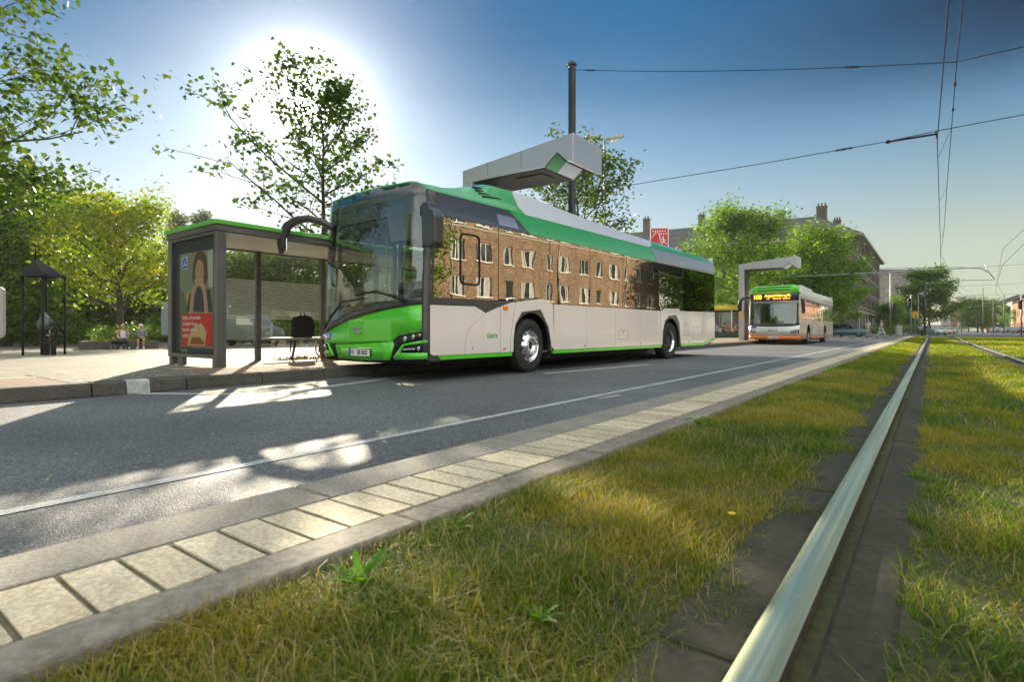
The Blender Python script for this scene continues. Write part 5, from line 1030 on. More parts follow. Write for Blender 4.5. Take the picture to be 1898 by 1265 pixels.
# ------------------------------------------------------------------ cars
TINT = glass('car_glass', .22, (.10, .12, .12), .02)
def car(px, d, heading, col, label, name='parked_car', group=None, H=1.46, L=4.3, W=1.78, estate=0, z=0, dark=False):
    X, Y = P(px, d); t = empty(name, (X, Y, z), heading, label, 'car', group); cm = mat('paint_' + '%02x%02x%02x' % tuple(int(c * 255) for c in col), col, .3, .4, 1.0)
    st = [(-L/2, .42, .58, .70), (-L/2 + .08, .25, .74, .80), (-L/2 + .5, .20, .84, .87), (-L/2 + 1.1, .19, .93, .89), (0, .19, .96, .90), (L/2 - .8, .20, .97, .89), (L/2 - .2, .24, .94, .84), (L/2 - .02, .36, .82, .76)]
    mb = MB(); V = []
    for y, zb, zt, w in st: V += [(-w, y, zb), (-w - .02, y, (zb + zt) / 2), (-w + .04, y, zt), (w - .04, y, zt), (w + .02, y, (zb + zt) / 2), (w, y, zb)]
    n_ = len(st); mb.add(V, [(i * 6 + k, i * 6 + (k + 1) % 6, (i + 1) * 6 + (k + 1) % 6, (i + 1) * 6 + k) for i in range(n_ - 1) for k in range(6)] + [tuple(range(6)), tuple((n_ - 1) * 6 + k for k in range(6))], sm=True)
    mb.build('body', cm, t, bevel=.02)
    a0, a1, a2, a3 = -L/2 + 1.05, -L/2 + 1.85, L/2 - (.55 if estate else .95), L/2 - .15; zb = .93; zr = H - .04; wb, wr = .80, .60
    V = [(-wb, a0, zb), (wb, a0, zb), (wb, a3, zb), (-wb, a3, zb), (-wr, a1, zr), (wr, a1, zr), (wr, a2, zr), (-wr, a2, zr)]
    MB().add(V, [(0, 1, 5, 4), (1, 2, 6, 5), (2, 3, 7, 6), (3, 0, 4, 7), (4, 5, 6, 7)]).build('windows', TINT, t)
    rp = MB().add([(-wr - .02, a1 - .05, zr), (wr + .02, a1 - .05, zr), (wr + .02, a2 + .05, zr - .01), (-wr - .02, a2 + .05, zr - .01), (-wr + .06, a1 + .15, H), (wr - .06, a1 + .15, H), (wr - .06, a2 - .15, H - .01), (-wr + .06, a2 - .15, H - .01)], [(0, 1, 5, 4), (1, 2, 6, 5), (2, 3, 7, 6), (3, 0, 4, 7), (4, 5, 6, 7), (0, 3, 2, 1)])
    for s in (1, -1):
        for p, q in (((a0), (a1)), ((a3), (a2))): rp.tube([(s * wb, p, zb), (s * wr, q, zr)], .035, 4)
        rp.tube([(s * wb * 1.0, (a0 + a3) / 2, zb), (s * wr, (a1 + a2) / 2, zr)], .03, 4)
    rp.build('roof', cm, t)
    for s in (1, -1):
        for y in (-L/2 + .82, L/2 - .80): wheel('wheel', s * (W / 2 - .01), y, s, t, r=.32, w=.2, small=True)
        MB().cbox((s * .62, -L/2 + .06, .68), (.34, .10, .13), 0, s * .22).build('headlight', CLEAR, t, bevel=.03)
        MB().cbox((s * .66, L/2 - .08, .82), (.24, .10, .16)).build('tail_light', MATS['red_lens'], t, bevel=.02)
        MB().cbox((s * .97, a0 + .32, .99), (.16, .10, .12)).build('wing_mirror', cm, t, bevel=.03)
    MB().box(-.55, -L/2 - .012, .42, .55, -L/2 + .02, .54).build('grille', BLACK, t); MB().box(-.26, -L/2 - .02, .44, .26, -L/2 - .012, .55).build('number_plate', WHITEP, t)
    return t
hd = YAW
car(1566, 61, R(93), (.045, .13, .19), 'blue hatchback crossing behind the silver bus, front to the right', 'moving_car', L=4.25)
car(1733, 84, R(20), (.55, .58, .57), 'pale silver car facing the camera beyond the end of the grass', 'moving_car', H=1.5)
car(1755, 104, R(14), (.60, .45, .22), 'sand coloured car just behind the pale silver one', 'moving_car', H=1.5)
car(1764, 135, R(10), (.20, .26, .30), 'small blue grey car far down the street right of the lone tree', 'moving_car')
car(1706, 96, R(20), (.03, .035, .04), 'dark car in the shade under the lone tree', 'parked_car')
car(1668, 112, R(100), (.25, .03, .03), 'dark red car half hidden behind the grey lamp column', 'parked_car', z=.1)
rr = random.Random(4)
for i, (px, d, col, lab) in enumerate([(1840, 158, (.25, .06, .04), 'reddish parked car, first of the far right row'), (1848, 153, (.30, .31, .30), 'silver parked car, second of the far right row'), (1857, 148, (.10, .10, .11), 'dark grey parked car, third of the far right row'), (1867, 143, (.42, .42, .41), 'light parked car, fourth of the far right row'), (1878, 138, (.05, .06, .08), 'near black parked car, fifth of the far right row'), (1888, 133, (.20, .21, .22), 'grey parked car, sixth of the far right row'), (1897, 129, (.03, .03, .035), 'black parked car at the right edge')]):
    car(px, d, R(-18 + rr.uniform(-4, 4)), col, lab, 'parked_car', 'cars parked along the far right kerb', H=1.45 + .1 * (i % 2))
for i, (px, d, col, lab) in enumerate([(163, 44, (.45, .50, .55), 'pale car parked behind the planter, left of the seated women'), (283, 50, (.05, .06, .07), 'dark car parked behind the right end of the planter'), (296, 52, (.25, .28, .30), 'grey car parked beside the dark one behind the planter')]):
    car(px, d, R(80 + 10 * i), col, lab, 'parked_car', 'cars parked behind the square', z=-.22)

# ------------------------------------------------------------------ buildings
WFR = mat('window_white', (.68, .68, .65), .5); PANE = mat('window_pane', (.03, .04, .045), .08, .0, spec=.8, coat=1); CURT = mat('curtain', (.50, .51, .52), .9, col2=(.22, .24, .26), nscale=9)
def brickmat(name, c1, c2, mo, w=.24, h=.075, sc=1.0, axis='X'):
    m, n, l, b = custom(name); t = n.new('ShaderNodeTexCoord').outputs['Object']; s = n.new('ShaderNodeSeparateXYZ'); l.new(t, s.inputs[0]); cmb = n.new('ShaderNodeCombineXYZ')
    ad_ = n.new('ShaderNodeMath'); ad_.operation = 'ADD'; l.new(s.outputs[0], ad_.inputs[0]); l.new(s.outputs[1], ad_.inputs[1]); l.new(ad_.outputs[0], cmb.inputs[0]); l.new(s.outputs[2], cmb.inputs[1])
    k = n.new('ShaderNodeTexBrick'); l.new(cmb.outputs[0], k.inputs[0]); k.inputs['Scale'].default_value = 1; k.inputs['Brick Width'].default_value = w; k.inputs['Row Height'].default_value = h; k.inputs['Mortar Size'].default_value = .008
    k.inputs['Color1'].default_value = (*c1, 1); k.inputs['Color2'].default_value = (*c2, 1); k.inputs['Mortar'].default_value = (*mo, 1)
    f = rampn(n, l, noise(n, l, t, .5, 8, .7), [(.3, g3(.70)), (.7, g3(1.25))]); f2_ = rampn(n, l, noise(n, l, t, 5, 4), [(.3, g3(.75)), (.7, g3(1.2))])
    l.new(mixc(n, l, 1.0, mixc(n, l, 1.0, k.outputs[0], f, 'MULTIPLY'), f2_, 'MULTIPLY'), b.inputs['Base Color']); b.inputs['Roughness'].default_value = .85; return m
BR1 = brickmat('brown_clinker', (.27, .17, .10), (.10, .062, .04), (.22, .19, .15)); BR2 = brickmat('dark_clinker', (.12, .085, .07), (.085, .06, .052), (.13, .12, .11)); BR3 = brickmat('orange_brick', (.42, .19, .09), (.33, .14, .07), (.3, .25, .2))
TILEROOF = mat('slate_roof', (.045, .045, .052), .6, col2=(.075, .072, .08), nscale=.8, bump=.5, bscale=9, bdist=.05); BAND = mat('stone_band', (.30, .28, .24), .8)
def facade(mb, p, q, z0, z1, rects, dep=.14, thick=.3):
    """wall from p to q (plan), outside on its right hand; rects (u0, u1, z0, z1) left open with reveals"""
    p, q = Vector(p), Vector(q); u = (q - p).normalized(); L = (q - p).length; o = Vector((u.y, -u.x))
    us = sorted({0, L} | {r_[0] for r_ in rects} | {r_[1] for r_ in rects}); zs = sorted({z0, z1} | {r_[2] for r_ in rects} | {r_[3] for r_ in rects})
    pt = lambda a, z, d=0: (*(p + u * a - o * d), z)
    for a, b_ in zip(us, us[1:]):
        for c, d in zip(zs, zs[1:]):
            m_, k_ = (a + b_) / 2, (c + d) / 2
            if any(r_[0] < m_ < r_[1] and r_[2] < k_ < r_[3] for r_ in rects): continue
            mb.add([pt(a, c), pt(b_, c), pt(b_, d), pt(a, d)], [(0, 1, 2, 3)])
    for a, b_, c, d in rects:
        mb.add([pt(a, c), pt(b_, c), pt(b_, d), pt(a, d), pt(a, c, dep), pt(b_, c, dep), pt(b_, d, dep), pt(a, d, dep)], [(0, 1, 5, 4), (1, 2, 6, 5), (2, 3, 7, 6), (3, 0, 4, 7)])
WC = {}
def window(par, p, q, r_, style='plain', dep=.14):
    w, h = round(r_[1] - r_[0], 2), round(r_[3] - r_[2], 2); key = (w, h, style)
    if key not in WC:
        fr = MB(); b_ = .06
        fr.box(0, -.02, 0, b_, .06, h).box(w - b_, -.02, 0, w, .06, h).box(b_, -.02, 0, w - b_, .06, b_).box(b_, -.02, h - b_, w - b_, .06, h)
        nb = max(1, round(w / .75))
        for k in range(1, nb): fr.box(w * k / nb - .035, -.015, b_, w * k / nb + .035, .05, h - b_)
        fr.box(-.06, -.22, -.07, w + .06, .0, 0)
        pn = MB().box(b_, .02, b_, w - b_, .03, h - b_).mesh('pane', PANE)
        cu = MB()
        if style == 'curtain':
            k_ = 14
            for s0, s1 in ((b_, w * .34), (w * .72, w - b_)): cu.add([(s0 + (s1 - s0) * i / k_, .012 + .006 * (i % 2), z) for z in (b_, h - b_) for i in range(k_ + 1)], [(i, i + 1, k_ + 2 + i, k_ + 1 + i) for i in range(k_)])
        WC[key] = (fr.mesh('frame', WFR), pn, cu.mesh('curtain', CURT) if cu.v else None)
    a, b2_, c_ = WC[key]; p, q = Vector(p), Vector(q); u = (q - p).normalized(); o = Vector((u.y, -u.x))
    f = bpy.data.objects.new('window', a); C.objects.link(f); f.parent = par; pos = p + u * r_[0] - o * (dep - .03); f.location = (*pos, r_[2]); f.rotation_euler = (0, 0, math.atan2(u.y, u.x))
    for nm, me in (('pane', b2_), ('curtain', c_)):
        if me: x = bpy.data.objects.new(nm, me); C.objects.link(x); x.parent = f
def chimney(par, x, y, z, h, w=.9, pots=3, m=None):
    c = MB().box(x - w / 2, y - .4, z, x + w / 2, y + .4, z + h).box(x - w / 2 - .08, y - .48, z + h, x + w / 2 + .08, y + .48, z + h + .15).build('chimney', m or BR2, par); mb = MB()
    for k in range(pots): mb.tube([(x - w / 2 + w * (k + .5) / pots, y, z + h + .15), (x - w / 2 + w * (k + .5) / pots, y, z + h + .7)], .13, 8)
    mb.build('chimney_pot', BR2, c)
# brick block across the street (seen mirrored in the bus)
bb = empty('apartment_building', (20.4, 36, 0), 0, 'long brown brick block across the street, mirrored in the bus windows', 'building')
p, q = (0, 29), (0, -28); rects = []
u = 1.2; ws = [1.9, 1.5, .9, 1.9, .9]; i = 0
while u < 54:
    w = ws[i % 5]
    for fl_ in range(4): z = .62 + 2.9 * fl_ ; rects.append((round(u, 2), round(u + w, 2), round(z, 2), round(z + 1.62, 2)))
    u += w + (1.7 if i % 2 else 1.3); i += 1
mb = MB(); facade(mb, p, q, 0, 12.6, rects); mb.add([(0, 29, 0), (12, 29, 0), (12, 29, 12.6), (0, 29, 12.6), (0, -28, 0), (12, -28, 0), (12, -28, 12.6), (0, -28, 12.6)], [(0, 1, 2, 3), (4, 7, 6, 5), (1, 5, 6, 2), (3, 2, 6, 7)])
mb.build('wall', BR1, bb)
for k, r__ in enumerate(rects): window(bb, p, q, r__, 'curtain' if (k * 7) % 5 < 4 else 'plain')
MB().prism([(-.5, 12.5), (12.5, 12.5), (6, 15.6)], 'y', -28.5, 29.5).build('roof', mat('red_tiles', (.20, .08, .05), .8, bump=.5, bscale=8), bb)
for y in (-20, -6, 8, 21): MB().tube([(-.08, y, .1), (-.08, y, 12.4)], .055, 8).build('downpipe', GALV, bb)
MB().box(-.06, -28, 9.0, -.01, 29, 9.16).build('stone_band', BAND, bb)
# dark clinker corner house: one wing across the end of the square, one along the street
cb = empty('corner_building', (-9, 98, 0), 0, 'dark clinker corner house with steep slate roof behind the silver bus', 'building')
mb = MB(); rs = []; u = 1.5
while u < 62: 
    for fl_ in range(4): rs.append((round(u, 2), round(u + 1.5, 2), 4.4 + 2.75 * fl_, 6.15 + 2.75 * fl_))
    u += 3.1
pA, qA = (-66, 0), (-1.5, 0); facade(mb, pA, qA, 0, 14.9, rs)
for k, r__ in enumerate(rs): window(cb, pA, qA, r__)
pC, qC = (-1.5, 0), (0, 1.5); facade(mb, pC, qC, 0, 14.9, [])
rs2 = []; u = 1.5; grp = 0
while u < 42:
    for fl_ in range(4):
        for k in range(4 if grp % 2 else 2): rs2.append((round(u + k * 1.15, 2), round(u + k * 1.15 + .95, 2), 4.4 + 2.75 * fl_, 6.25 + 2.75 * fl_))
    u += (4 if grp % 2 else 2) * 1.15 + 1.6; grp += 1
for k in range(8): rs2.append((2 + 5.0 * k, 4.2 + 5.0 * k, .8, 3.1))
pB, qB = (0, 1.5), (0, 46); facade(mb, pB, qB, 0, 14.9, rs2); mb.add([(0, 46, 0), (-12, 46, 0), (-12, 46, 14.9), (0, 46, 14.9)], [(0, 1, 2, 3)])
mb.add([(-66, 0, 0), (-66, 12, 0), (-66, 12, 14.9), (-66, 0, 14.9)], [(0, 1, 2, 3)])
mb.build('wall', BR2, cb)
for r__ in rs2: window(cb, pB, qB, r__)
MB().box(-66.2, -.12, 3.5, -1.4, -.01, 3.8).box(-.01, 1.6, 3.5, .12, 46, 3.8).box(-.01, 8, 6.35, .25, 15.5, 6.5).box(-.01, 8, 9.1, .25, 15.5, 9.25).box(-.01, 8, 11.85, .25, 15.5, 12.0).box(-66.2, -.10, 14.2, -1.4, -.005, 14.45).build('stone_band', BAND, cb)
MB().box(-66.5, -.9, 14.9, .6, -.2, 15.25).box(-.0, -.2, 14.9, .9, 46.5, 15.25).box(-1.5, -.2, 14.9, 0, 1.6, 15.2).build('eaves', BAND, cb)
rf = MB().add([(-66.4, -.8, 15.26), (.8, -.8, 15.26), (.8, 46.4, 15.26), (-12.6, 46.4, 15.26), (-12.6, 12.5, 15.26), (-66.4, 12.5, 15.26), (-66.4, 5.9, 20.9), (-6.4, 5.9, 19.6), (-6.4, 46.4, 19.6), (-12.6, 12.5, 15.26)],
              [(0, 1, 7, 6), (1, 2, 8, 7), (2, 3, 8), (3, 4, 7, 8), (4, 5, 6, 7), (5, 0, 6)]).build('roof', TILEROOF, cb)
for x, y, z, h, w, n_ in ((-62, 5.9, 20.2, 2.2, 1.8, 3), (-57.5, 5.4, 20, 2.4, 1.1, 2), (-48, 5.9, 20.3, 1.8, .9, 1), (-36, 5.9, 20.3, 2.3, 1.2, 2), (-21, 5.9, 19.6, 2.6, 1.2, 2), (-25, 5.4, 19.6, 2.3, 1.0, 2), (-5.6, 7, 19.0, 2.2, 1.5, 3), (-11.5, 5.9, 19.4, 1.2, .9, 2), (-4.2, 14, 18.0, 1.8, 1.1, 3), (-3.2, 20, 17.2, 1.6, 1.0, 2), (-2.4, 26, 16.6, 1.4, .8, 2), (-1.8, 32, 16.0, 1.2, .8, 1)): chimney(cb, x, y, z, h, w, n_)
MB().prism([(1.6, 16.6), (2.6, 17.4), (3.4, 17.5)], 'x', -50.5, -49.3).build('skylight', GALV, cb)
MB().box(-64, -.06, .2, -4, -.012, 3.0).build('shop_front', mat('shop_dark', (.02, .022, .022), .2, coat=.5), cb)
# hotel block beyond
def block(name, label, px0, px1, d, h, m, fh=3.0, ww=1.3, step=3.0, dep=14, slope=0, roof=None, base=0, d2=None):
    a, b_ = P(px0, d), P(px1, d2 or d); a = Vector((*a,)); b_ = Vector((*b_,)); L = (b_ - a).length; u = (b_ - a).normalized()
    t = empty(name, (a.x, a.y, 0), math.atan2(u.y, u.x), label, 'building'); rs = []; x = 1.0
    while x + ww < L - .5:
        z = 1.0
        while z + 1.5 < h - .6: rs.append((round(x, 2), round(x + ww, 2), round(z, 2), round(z + 1.5, 2))); z += fh
        x += step
    mb = MB(); facade(mb, (0, 0), (L, 0), 0, h, rs); mb.add([(0, 0, 0), (0, dep, 0), (0, dep, h), (0, 0, h), (L, 0, 0), (L, dep, 0), (L, dep, h), (L, 0, h)], [(0, 3, 2, 1), (4, 5, 6, 7), (1, 2, 6, 5), (3, 7, 6, 2)]); mb.build('wall', m, t)
    for r__ in rs: window(t, (0, 0), (L, 0), r__)
    if roof: MB().prism([(-.4, h), (dep + .4, h), (dep / 2, h + slope)], 'x', -.3, L + .3).build('roof', roof, t)
    else: MB().box(-.3, -.3, h, L + .3, dep + .3, h + .5).build('roof', BAND, t)
    return t, L
GREYW = mat('render_grey', (.26, .24, .22), .85, col2=(.20, .185, .17), nscale=.6)
t, L = block('hotel_building', 'big flat roofed grey brown block beyond the dark corner house', 1612, 1705, 190, 18.6, GREYW, 3.2, 2.0, 4.2)
MB().box(-.1, 1, 19.1, L * .95, 10, 21.6).build('roof_storey', mat('roof_storey_grey', (.15, .15, .14), .7), t)
block('pale_house', 'pale rendered house far down the street right of the lone tree', 1744, 1762, 210, 10, mat('render_white', (.50, .50, .46), .85))
block('red_house', 'reddish brick house far down the street', 1759, 1774, 230, 12, BR3, roof=TILEROOF, slope=2)
block('white_block', 'white ribbed block closing the far street', 1772, 1790, 240, 14.5, mat('render_white', (.50, .50, .46), .85), 3.0, 1.0, 2.0)
block('town_house', 'dark roofed brick house behind the far right trees', 1818, 1838, 225, 9.5, BR3, roof=TILEROOF, slope=3.5, d2=196)
block('town_house', 'grey brown house between the brick house and the gabled one', 1838, 1856, 196, 8.6, GREYW, roof=TILEROOF, slope=3.5, d2=170)
block('town_house', 'grey gabled house at the far right', 1856, 1876, 170, 8.4, mat('render_white', (.50, .50, .46), .85), roof=TILEROOF, slope=4.2, d2=146)
block('town_house', 'orange brick house at the right edge', 1876, 1925, 146, 7.6, BR3, roof=mat('red_tiles', (.2, .08, .05), .8), slope=4, d2=112)
# houses closing the square on the left
block('school_building', 'low shaded building under the trees at the left edge', -120, 120, 50, 4.2, mat('render_olive', (.16, .15, .11), .85), 3.4, 2.2, 3.2)
block('town_house', 'pale grey house seen through the gap right of the yellow green tree', 280, 420, 66, 9, mat('render_grey2', (.30, .30, .29), .85), roof=TILEROOF, slope=2)
block('town_house', 'low house behind the shelter glass', 430, 720, 60, 6.5, GREYW, roof=TILEROOF, slope=2)
for px, h, w, lab in ((151, 21.5, .9, 'tall chimney stack rising above the left trees'), (197, 18, .6, 'lower thin chimney stack right of the tall one')):
    X, Y = P(px, 95); t = empty('chimney_stack', (X, Y, -.3), 0, lab, 'chimney'); MB().tube([(0, 0, 0), (0, 0, h)], [w, w * .7], 10).build('shaft', GALV, t); MB().lathe([(w * .8, h - .6), (w * .8, h - .3)], None, 10).build('collar', DARK, t)
block('town_house', 'brick house down the street behind the camera', 0, 1, 1, 1, BR3) if 0 else None
t = empty('town_house', (-45, -62, 0), 0, 'long brick house across the street end behind the camera', 'building'); rs = [(2 + 4 * i, 3.6 + 4 * i, 1 + 3 * k, 2.7 + 3 * k) for i in range(17) for k in range(4)]
mb = MB(); facade(mb, (72, 0), (0, 0), 0, 13, rs); mb.build('wall', BR1, t); MB().prism([(-12, 13), (.5, 13), (-6, 17)], 'x', 0, 72).build('roof', TILEROOF, t)
for r__ in rs: window(t, (72, 0), (0, 0), r__)
# café with yellow awning under the first street tree
X, Y = P(1352, 47); t = empty('cafe_pavilion', (X, Y, 0), R(0), 'dark café front with yellow awning under the street tree', 'café')
MB().box(-9, 2.2, 0, 3.2, 2.4, 3.0).build('wall', mat('shop_dark', (.02, .022, .022), .2, coat=.5), t); MB().prism([(-.2, 2.62), (2.2, 3.0), (2.2, 2.94), (-.2, 2.56)], 'x', -9, 3.2).build('awning', mat('yellow_awning', (.55, .38, .03), .7), t); MB().box(-9, -.21, 2.42, 3.2, -.19, 2.58).build('awning_valance', mat('yellow_awning', (.55, .38, .03), .7), t)
for k in range(6): MB().tube([(-8.6 + 2.2 * k, -.1, 0), (-8.6 + 2.2 * k, -.1, 2.5)], .05, 8).build('post', WHITEP, t)
for k in range(5): MB().box(-8.4 + 2.3 * k, 2.15, .3, -6.6 + 2.3 * k, 2.19, 2.5).build('window', PANE, t)
X, Y = P(1345, 44); t = empty('planter_box', (X, Y, 0), 0, 'long low green planter in front of the café', 'planter'); MB().box(-4, 0, .0, 3.2, .4, .5).build('trough', mat('planter_green', (.03, .06, .03), .7), t, bevel=.02); MB().box(-3.9, .05, .5, 3.1, .35, .56).build('soil', SOIL, t)
# red sign above the bus roof
X, Y = P(1222, 38); t = empty('street_sign', (X, Y, 0), R(30), 'red square sign with white pictogram above the rear of the green bus roof', 'sign')
MB().tube([(0, .05, 0), (0, .05, 7.7)], .05, 8).build('post', GALV, t)
pn = MB().box(-.62, -.02, 6.15, .62, .02, 7.75).build('panel', WHITEP, t, bevel=.01); MB().box(-.56, -.024, 6.2, .56, -.021, 7.69).build('panel_face', mat('sign_red', (.52, .02, .035), .5), pn)
mb = MB()
for k in range(6): mb.cbox((-.42 + .16 * k, -.028, 7.52 - .0 * k), (.08, .004, .09)); 
for k in range(4): mb.cbox((-.02 + .15 * k, -.028, 7.33), (.08, .004, .09))
mb.tube([(-.52, -.028, 7.05), (-.25, -.028, 7.42), (.0, -.028, 7.38), (.06, -.028, 6.9), (.16, -.028, 6.6)], .035, 5, flat=.2).ball((.26, -.028, 7.1), (.06, .006, .06)).tube([(.26, -.028, 7.02), (.3, -.028, 6.8), (.48, -.028, 6.62)], .04, 5, flat=.2).tube([(.28, -.028, 6.85), (.14, -.028, 6.6)], .035, 5, flat=.2).tube([(.1, -.028, 6.95), (.42, -.028, 6.9)], .03, 5, flat=.2)
mb.build('pictogram', WHITEP, pn)

# ------------------------------------------------------------------ pump pavilion, planter, signals and small street things
IRON = mat('old_iron', (.02, .018, .016), .55, .5)
def onpl(px, d):
    X, Y = P(px, d); return X, Y, zpl(X)
px_, py_, pz_ = onpl(82, 18.6); t = empty('pump_pavilion', (px_, py_, pz_), R(28), 'dark iron pavilion with pointed roof over a hand pump at the left', 'pavilion')
for x, y in ((-.38, -.38), (.38, -.38), (.38, .38), (-.38, .38)): MB().tube([(x, y, 0), (x, y, 2.62)], .036, 8).build('post', IRON, t)
rf_ = MB().add([(-.46, -.46, 2.60), (.46, -.46, 2.60), (.46, .46, 2.60), (-.46, .46, 2.60), (-.22, -.1, 3.22), (-.42, -.42, 2.66), (.42, -.42, 2.66), (.42, .42, 2.66), (-.42, .42, 2.66)], [(0, 1, 4), (1, 2, 4), (2, 3, 4), (3, 0, 4), (5, 6, 7, 8)]).build('roof', IRON, t); MB().tube([(-.22, -.1, 3.2), (-.22, -.1, 3.75)], [.03, .015], 6).build('finial', IRON, rf_)
MB().box(-.38, -.40, .78, .38, -.36, .83).box(-.38, .36, .78, .38, .40, .83).build('rail', IRON, t)
t = empty('hand_pump', (px_ + .02, py_ + .02, pz_), R(28), 'cast iron hand pump with domed cap inside the pavilion', 'pump')
MB().tube([(0, 0, 0), (0, 0, .85)], .13, 10).build('column', IRON, t); MB().lathe([(.14, .85), (.20, .9), (.21, 1.12), (.16, 1.2), (.10, 1.28), (.05, 1.33), (.03, 1.42), (.0001, 1.45)], None, 16).build('cap', mat('zinc', (.16, .17, .18), .35, .7), t)
MB().tube([(.1, 0, 1.0), (.3, 0, 1.02), (.42, 0, .9), (.45, 0, .6)], .035, 8).build('spout', IRON, t); MB().tube([(.0, .1, 1.15), (.15, .3, 1.05), (.25, .42, .7)], .02, 8).build('lever', IRON, t)
for i, (px, lab) in enumerate(((86, 'left short iron bollard beside the hand pump'), (99, 'right short iron bollard beside the hand pump'))):
    a = onpl(px, 18.2); t = empty('bollard', a, 0, lab, 'bollard', 'bollards by the pump'); MB().lathe([(.075, 0), (.075, .5), (.06, .54), (.08, .58), (.07, .64), (.0001, .68)], None, 12).build('shaft', IRON, t); MB().lathe([(.085, .40), (.085, .44)], None, 12).build('collar', DARK, t)
a = onpl(-9, 10.2); t = empty('info_pillar', (a[0], a[1], .16), R(40), 'rounded grey panel just cut by the left picture edge', 'sign')
MB().prism([(p_[0], p_[1]) for p_ in rrect(-.30, .45, .16, 1.40, .10)], 'y', -.04, .04).build('panel', mat('panel_grey', (.40, .39, .38), .45), t, bevel=.012); MB().tube([(-.1, .06, 0), (-.1, .06, 1.2)], .03, 8).build('post', DARK, t)
# planter wall with turf on top, hedge and shrub behind
A_, B_ = Vector((*P(146, 27.4), 0)), Vector((*P(294, 29.3), 0)); u_ = (B_ - A_).normalized(); an_ = math.atan2(u_.y, u_.x); Lp_ = (B_ - A_).length
t = empty('planter_wall', (A_.x, A_.y, -.22), an_, 'low dark stone planter wall the two women sit on', 'planter'); MB().box(0, 0, 0, Lp_, .42, .40).box(0, 3.4, 0, Lp_, 3.8, .40).box(0, .42, 0, .4, 3.4, .40).box(Lp_ - .4, .42, 0, Lp_, 3.4, .40).build('wall', mat('dark_stone', (.07, .06, .055), .8, col2=(.10, .09, .08), nscale=4), t, bevel=.02); MB().box(.4, .42, 0, Lp_ - .4, 3.4, .37).build('soil', SOIL, t)
M_ = Matrix.Translation((A_.x, A_.y, -.22)) @ Matrix.Rotation(an_, 4, 'Z'); r_ = np.random.default_rng(9)
def scatter(n_, x0, x1, y0, y1, z0, z1):
    q_ = np.stack([r_.uniform(x0, x1, n_), r_.uniform(y0, y1, n_), r_.uniform(z0, z1, n_), np.ones(n_)], 1); return (q_ @ np.array(M_).T)[:, :3].astype(np.float32)
o = leaves('ground_cover', scatter(2500, .4, Lp_ - .4, .45, 3.4, .36, .48), .10, GRASS, None, r_, KITE, .2); o['kind'] = 'stuff'; tag(o, 'sunlit grass and low growth filling the planter', 'ground cover')
def bush(px, d, w, h, m, n_, ls, label, name='shrub', z=None, group=None):
    X, Y, zz = onpl(px, d); t = empty(name, (X, Y, zz if z is None else z), 0, label, 'shrub', group); q_ = r_.normal(0, 1, (n_, 3)); q_ /= np.linalg.norm(q_, axis=1)[:, None]; q_ *= r_.uniform(.45, 1, (n_, 1)) ** .5; q_ = q_ * np.array([w / 2, w / 2, h / 2]) * (1 + .25 * np.sin(q_[:, :1] * 9 + q_[:, 2:3] * 7)); q_[:, 2] += h / 2
    leaves('foliage', q_.astype(np.float32), ls, m, t, r_, KITE, .4); mb = MB()
    for k in range(6): mb.tube([(0, 0, 0), (math.cos(k) * w * .3, math.sin(k) * w * .3, h * .7)], [.025, .008], 5)
    mb.build('stem', BARK, t)
for px, d, w, h, lab in ((196, 29.5, 1.5, .9, 'shrub behind the planter left of the tree trunk'), (246, 30, 1.6, 1.0, 'shrub between the two seated women'), (276, 31, 1.3, .9, 'shrub behind the right hand seated woman')): bush(px, d, w, h, L_FRESH, 900, .10, lab, z=.1, group='shrubs in the planter')
for i, (px, d, w, h, lab) in enumerate(((15, 34, 5, 1.6, 'dark shrub at the foot of the left building'), (105, 36, 5, 1.4, 'dark shrub behind the pump pavilion'), (150, 42, 4, 1.8, 'dark shrub left of the planter'), (310, 46, 4.5, 2.4, 'shrub behind the advertising panel'), (380, 44, 4.5, 2.2, 'shrub seen low beside the shelter column'), (450, 40, 4.5, 2.0, 'shrub seen through the left shelter pane'), (520, 41, 5, 2.1, 'shrub seen through the middle shelter pane'), (600, 44, 5, 2.2, 'shrub seen through the glass next to the bus'), (690, 50, 5, 2.4, 'shrub seen low through the bus windscreen'))): bush(px, d, w, h, L_FRESH if px > 300 else L_DARK, 1300, .22, lab, group='shrubs round the square')  # lighter leaf material behind the shelter stands in for sunlight on the shrubs
bush(1635, 92, 12, 1.3, L_DARK, 1500, .3, 'clipped dark hedge behind the two walkers', 'hedge', 0.1)
# pale van seen through the shelter glass
X, Y, zz = onpl(452, 34); t = empty('delivery_van', (X, Y, zz), R(115), 'pale grey van seen low through the left shelter pane', 'van'); VP = mat('van_paint', (.20, .21, .20), .4, .1, .5)
MB().prism([(-2.2, .35), (2.3, .35), (2.3, 1.95), (-.9, 1.95), (-1.5, 1.25), (-2.15, 1.05)], 'x', -.92, .92).build('body', VP, t, bevel=.06); MB().prism([(-1.38, 1.28), (-.92, 1.80), (-.2, 1.80), (-.2, 1.28)], 'x', -.93, .93).build('windows', TINT, t)
for s in (1, -1):
    for y in (-1.5, 1.5): wheel('wheel', s * .9, y, s, t, r=.33, w=.2, small=True)
    MB().cbox((s * .7, -2.18, .8), (.25, .1, .2)).build('headlight', CLEAR, t)
X, Y, zz = onpl(316, 40); t = empty('box_truck', (X, Y, zz), R(20), 'pale blue upright end of a truck left of the advertising panel', 'truck'); MB().box(-.9, 0, .6, .9, 4.5, 3.0).build('cargo_box', mat('truck_pale', (.42, .48, .56), .5), t, bevel=.03); MB().box(-.85, .3, .3, .85, 4.3, .6).build('chassis', DARK, t)
for s in (1, -1): wheel('wheel', s * .85, 1.0, s, t, r=.4, w=.25, small=True)
